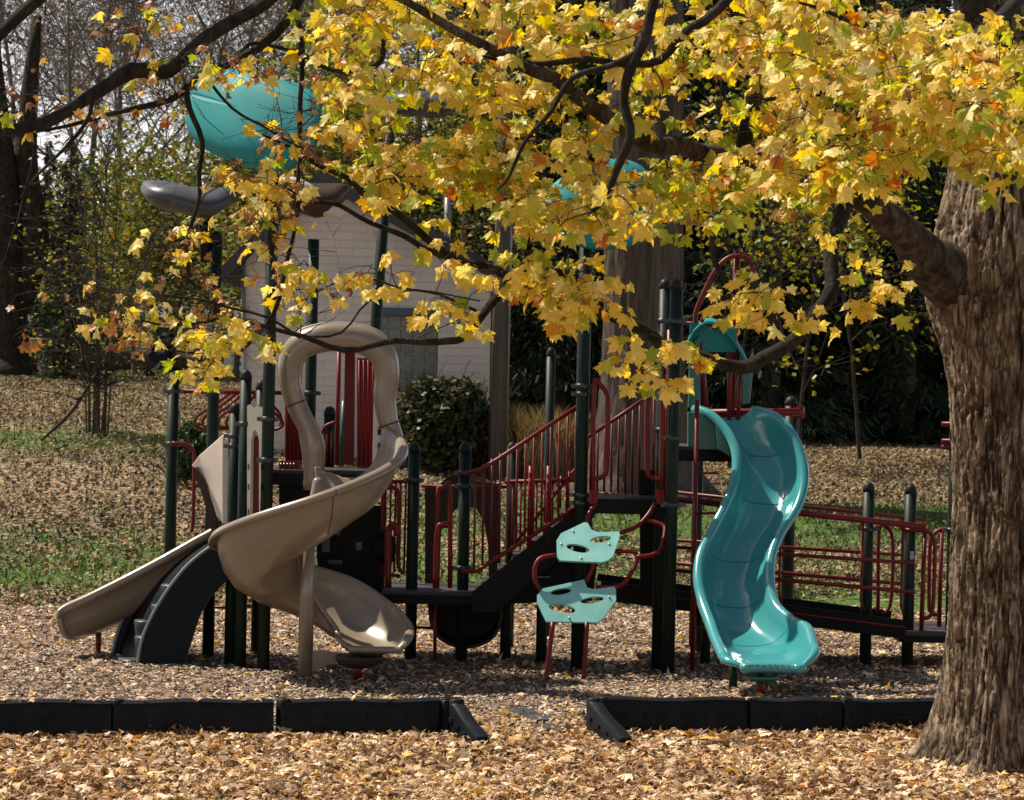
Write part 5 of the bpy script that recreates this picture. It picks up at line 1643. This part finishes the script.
# second stem leaning out, as in the photo
MB().tube(catmull([(fx + .1, fy, fz + 1.6), (fx + .55, fy, fz + 3.2), (fx + .3, fy, fz + 5.2), (fx + .5, fy, fz + 8.5)], 4), [.42, .36, .28, .12], 10).build('limb', M['limb'], e)

# clump of thin stems
sx, sy, sz_ = at(100, 45)
e = empty('stem_clump', (sx, sy, sz_), 'clump of thin bare stems growing from the leafy lawn left of the playground', 'shrub')
st, tg, tips = MB(), MB(), []
for px, tpx, ty, r in ((98, 94, 180, .075), (91, 70, 240, .04), (88, 50, 270, .028), (105, 118, 200, .045), (108, 140, 260, .03), (94, 108, 150, .035), (101, 160, 230, .025), (90, 85, 210, .03)):
    a_ = Vector(at(px, 45)); b_ = W(tpx, ty, 45 + random.uniform(-.8, .8))
    out = []
    md_ = a_.lerp(b_, .45) + Vector(((a_.x - b_.x) * .22, random.gauss(0, .1), 0))
    p = catmull([a_ - Vector((0, 0, .1)), md_, b_], 6)
    st.tube(p, [r * .7, r * .55, r * .4, .01], 7, cap=False)
    for k in range(16):
        i = random.randint(3, len(p) - 1)
        grow(out, tips, p[i], (random.gauss(0, 1), random.gauss(0, 1), .5), random.uniform(.5, 1.3), .014, 2, 3, .1, .8, (5, 4, 4, 3))
    for lev, q, rr in out: tg.tube(q, [max(.004, w) for w in rr], 3, cap=False)
st.build('stems', M['oldbark'], e, recalc=False); tg.build('twigs', M['twig'], e, recalc=False)
leafcloud([t[0] for t in tips], 700, .075, M['olive'], e, .15)
# broken branch leaning on the clump
a_, b_ = Vector(at(42, 44)), W(97, 372, 44.8)
o = MB().tube(catmull([a_ + Vector((0, 0, .02)), a_.lerp(b_, .5) + Vector((.04, 0, -.07)), b_], 5), [.02, .032, .03, .02], 7).tube([a_.lerp(b_, .6), a_.lerp(b_, .6) + Vector((.75, .2, .34))], [.02, .012], 6).build('broken_branch', M['twig'], None, base=tuple(a_))
meta(o, 'thin broken branch leaning from the lawn into the clump of bare stems', 'branch')


def bush(name, c, size, n, m, label, lsize=.07, stems=9, cat='bush'):
    e = empty(name, c, label, cat)
    out, tips = [], []
    for k in range(stems):
        a = 2 * math.pi * k / stems + random.random()
        grow(out, tips, Vector(c) + Vector((math.cos(a) * .12, math.sin(a) * .12, -.05)), (math.cos(a) * .8, math.sin(a) * .8, 1), size[2] * .8, .02, 1, 3, .15, .6, (6, 6, 4, 3))
    tg = MB()
    for lev, p, rr in out: tg.tube(p, [max(.005, q) for q in rr], 4, cap=False)
    tg.build('stems', M['twig'], e, recalc=False)
    q = RNG.normal(size=(n, 3)); q /= np.linalg.norm(q, axis=1, keepdims=True)
    rr = .55 + .45 * RNG.uniform(size=(n, 1)) ** .6
    lump = 1 + .13 * np.sin(q[:, :1] * 7 + 1) * np.sin(q[:, 2:] * 6) + .10 * np.sin(q[:, 1:2] * 9 + q[:, :1] * 5)
    pos = q * rr * lump * np.array(size) * np.array([.5, .5, .52]) + np.array(c) + np.array([0, 0, size[2] * .54])
    pos = pos[pos[:, 2] > c[2] + .12]
    k = len(pos)
    u, v, nn = frames(k, 1.0)
    V, Fc = quads(pos, RNG.uniform(.3, .5, k) * lsize, RNG.uniform(.5, .8, k) * lsize, u, v, nn, .3)
    npmesh('crown', V, Fc, M[m], e)
    return e


bush('round_bush', at(441, 41.5), (1.5, 1.3, 1.35), 7000, 'bushleaf', 'dark rounded bush against the wall of the brick building')
bush('green_shrub', at(196, 39), (.62, .6, .85), 2600, 'greenleaf', 'small dense green shrub behind the red overhead ladder', .06, 6)
# feathery grass rising over the bush
def grass_clump(px, Y, h, n, wid, label, m='drygrass'):
    c = Vector(at(px, Y))
    P0 = np.array(c)[None] + RNG.normal(0, 1, (n, 3)) * np.array([wid, wid * .7, 0])
    hh_ = RNG.uniform(.6, 1.05, n) * h
    dx, dy = RNG.normal(0, .28, n) * hh_, RNG.normal(0, .28, n) * hh_
    w = RNG.uniform(.006, .014, n); a = RNG.uniform(0, np.pi, n)
    off = np.stack([np.cos(a) * w, np.sin(a) * w, 0 * w], 1)
    mid = P0 + np.stack([dx * .3, dy * .3, hh_ * .6], 1); tip = P0 + np.stack([dx, dy, hh_], 1)
    V = np.stack([P0 - off, P0 + off, mid + off * 1.1, mid - off * 1.1, tip], 1).reshape(-1, 3)
    i5 = np.arange(n)[:, None] * 5
    o = npmesh('grass_clump', V, [i5 + np.array([[0, 1, 2, 3]]), i5 + np.array([[3, 2, 4]])], M[m], base=tuple(c))
    return meta(o, label, 'grass clump', 'tall dry grass clumps')
grass_clump(464, 42.2, 1.55, 220, .18, 'feathery dry grass rising above the round dark bush', 'drygrass')
grass_clump(514, 42, 1.1, 700, .22, 'tall golden dry grass just right of the utility pole')
grass_clump(546, 41.5, 1.15, 800, .25, 'tall golden dry grass behind the sloping red stair rail')
grass_clump(578, 42.5, 1.05, 700, .25, 'tall golden dry grass left of the massive old trunk')

# saplings with sparse yellow green leaves before the evergreens
GS = 'slender saplings before the evergreens'
for px, Y, h, lab, nl in ((730, 46, 5.2, 'slender yellow green sapling behind the red hoop above the teal slide', 900), (800, 48, 5.4, 'slender yellow green sapling right of the teal slide top', 1100), (862, 50, 5.2, 'slender yellow green sapling nearest the maple trunk', 1000)):
    tree('sapling', at(px, Y), h, .04, lab, GS, bark='twig', maxlev=3, kids=(10, 5, 4, 3), leaf='sapleaf', nleaf=int(nl * 1.3), lsize=.115, spread=.15, start=.25, cat='sapling')

# mossy fallen log
a_, b_ = W(30, 352, 73), W(222, 366, 74)
c = (a_ + b_) / 2
e = empty('fallen_log', (c.x, c.y, gz(c.x, c.y)), 'long dark fallen log lying across the far lawn behind the stem clump', 'log')
lg = MB(); p = [a_.lerp(b_, i / 12) + Vector((0, .05 * math.sin(i), .02 * math.sin(i * 1.7))) for i in range(13)]
lg.tube(p, [.36, .37, .35, .36, .34, .33], 16).build('trunk', M['oldbark'], e)
mo = MB().grid([[q + Vector((0, .375 * math.sin(t), .375 * math.cos(t))) for t in (-.5, -.2, .1, .4, .7)] for q in p]).build('moss', M['sapleaf'], e)
sx_, sy_, sz2 = at(43, 70)
o = MB().lathe((sx_, sy_, sz2 - .05), [(.2, 0), (.15, .1), (.13, .4), (.14, .5), (.10, .52)], 12).build('tree_stump', M['oldbark'], None, base=(sx_, sy_, sz2))
meta(o, 'small dark stump beside the leaning tree at the far left', 'stump')

# navy stroller
tx_, ty_, tz_ = at(163, 66)
e = empty('stroller', (tx_, ty_, tz_), 'dark navy baby stroller parked on the far lawn beside the fallen log', 'stroller')
M['navycloth'] = plastic('navy_cloth', (.012, .015, .04), .8, .2)
c = Vector((tx_, ty_, tz_))
MB().prism([c + Vector((x, -.22, z)) for x, z in ((-.30, .42), (-.34, .62), (-.26, .66), (.02, .60), (.14, .92), (.24, .90), (.16, .50), (.05, .38))], (0, .44, 0)).build('seat', M['navycloth'], e, bevel=.03)
rws = []
for i in range(7):
    t = R(-10 + 115 * i / 6)
    rws.append([c + Vector((.10 - .40 * math.cos(t) * (.85 + .15 * math.cos(s)), .25 * math.sin(s), .72 + .36 * math.sin(t) * (.8 + .2 * math.cos(s)))) for s in [R(-90 + 180 * k / 8) for k in range(9)]])
MB().grid(rws).build('canopy', M['navycloth'], e, solid=.02)
fr_ = MB()
for s in (-.2, .2):
    fr_.tube([c + Vector((-.34, s, .10)), c + Vector((.10, s, .55)), c + Vector((.40, s, 1.0))], .015, 6)
    fr_.tube([c + Vector((.32, s, .12)), c + Vector((-.05, s, .5))], .015, 6)
fr_.tube([c + Vector((.40, -.2, 1.0)), c + Vector((.40, .2, 1.0))], .02, 6)
fr_.build('frame', M['metal'], e)
for sx2, rr_ in ((-.34, .10), (.32, .13)):
    for s in (-.22, .22):
        w_ = MB().tube([c + Vector((sx2 + rr_ * math.cos(t), s, rr_ + rr_ * math.sin(t))) for t in [2 * math.pi * k / 14 for k in range(15)]], .025, 6, cap=False)
        w_.tube([c + Vector((sx2, s - .02, rr_)), c + Vector((sx2, s + .02, rr_))], .04, 8)
        w_.build('wheel', M['black'], e)

# houses far behind the wood
def house(px0, px1, Y, zeave, zridge, wall, roofm, label):
    x0, x1 = (px0 - 512) / F * Y, (px1 - 512) / F * Y
    g = gz(x0, Y)
    e = empty('house', ((x0 + x1) / 2, Y, g), label, 'house')
    MB().box(((x0 + x1) / 2, Y + 3, g + (zeave - g) / 2 - .2), (x1 - x0, 6, zeave - g + .4)).build('wall', M[wall], e)
    MB().prism([Vector((x0 - .3, Y - .4, zeave)), Vector((x0 - .3, Y + 3, zridge)), Vector((x0 - .3, Y + 6.4, zeave))], (x1 - x0 + .6, 0, 0)).build('roof', M[roofm], e)
    for k in range(2):
        wx = x0 + (x1 - x0) * (.3 + .4 * k)
        w = MB().box((wx, Y - .02, g + 1.5), (.9, .08, 1.2)).build('window', M['glassblock'], e)
        MB().box((wx, Y - .05, g + .86), (1.1, .12, .08)).build('sill', M['whitepaint'], w)
    MB().box((x0 + (x1 - x0) * .5, Y - .02, g + 1.0), (.95, .08, 2.0)).build('door', M['fascia'], e)
M['whitepaint'] = plastic('white_paint', (.78, .78, .78), .6, .3, .2, 2)
M['greyroof'] = plastic('grey_roof', (.22, .21, .21), .8, .2, .4, 2)
house(-60, 44, 112, 6.2, 7.6, 'whitepaint', 'whitepaint', 'white house glimpsed right of the dark far left trunk')
house(92, 230, 118, 4.6, 6.6, 'cream', 'greyroof', 'pale house with grey roof glimpsed beyond the fallen log')

# ================================================================== LIGHT
SUN = Vector((-.48, .25, .78)).normalized()      # towards the sun: behind the playground, from the left
ld = bpy.data.lights.new('sun', 'SUN'); ld.energy = 5.0; ld.angle = R(.55); ld.color = (1.0, .90, .75)
lo = bpy.data.objects.new('sun', ld); COL.objects.link(lo)
lo.rotation_euler = SUN.to_track_quat('Z', 'Y').to_euler(); lo.location = (-30, 40, 50)
wd = bpy.data.worlds.new('World'); SC.world = wd; wd.use_nodes = True
nt = wd.node_tree
sk = nt.nodes.new('ShaderNodeTexSky'); sk.sky_type = 'NISHITA'; sk.sun_disc = False
sk.sun_elevation = math.asin(SUN.z); sk.sun_rotation = math.atan2(SUN.x, SUN.y)
sk.dust_density = 2.0; sk.air_density = 1.0
ns, ln = nt.nodes, nt.links
tc = ns.new('ShaderNodeTexCoord'); sx = ns.new('ShaderNodeSeparateXYZ'); ln.new(tc.outputs['Generated'], sx.inputs[0])
cn = N(ns, 'ShaderNodeTexNoise', Scale=3.0, Detail=6.0); ln.new(tc.outputs['Generated'], cn.inputs['Vector'])
mr = N(ns, 'ShaderNodeMapRange'); mr.inputs[1].default_value = .32; mr.inputs[2].default_value = .02; ln.new(sx.outputs[2], mr.inputs[0])
ad = N(ns, 'ShaderNodeMath', operation='ADD'); ln.new(mr.outputs[0], ad.inputs[0]); ln.new(cn.outputs['Fac'], ad.inputs[1])
cr = ramp(ns, [(.55, (0, 0, 0)), (1.0, (1, 1, 1))]); ln.new(ad.outputs[0], cr.inputs[0])
mx = N(ns, 'ShaderNodeMix', data_type='RGBA'); ln.new(cr.outputs[0], mx.inputs[0]); ln.new(sk.outputs[0], mx.inputs[6]); mx.inputs[7].default_value = (15, 14.9, 15.2, 1)
ln.new(mx.outputs[2], nt.nodes['Background'].inputs[0])
nt.nodes['Background'].inputs[1].default_value = .05
vs = SC.view_settings
vs.view_transform = 'Standard'; vs.look = 'None'; vs.gamma = 1; vs.use_curve_mapping = False
vs.exposure = 0.74
SC.cycles.max_bounces = 8; SC.cycles.diffuse_bounces = 3; SC.cycles.glossy_bounces = 3; SC.cycles.transparent_max_bounces = 4; SC.cycles.transmission_bounces = 4
SC.cycles.use_denoising = True
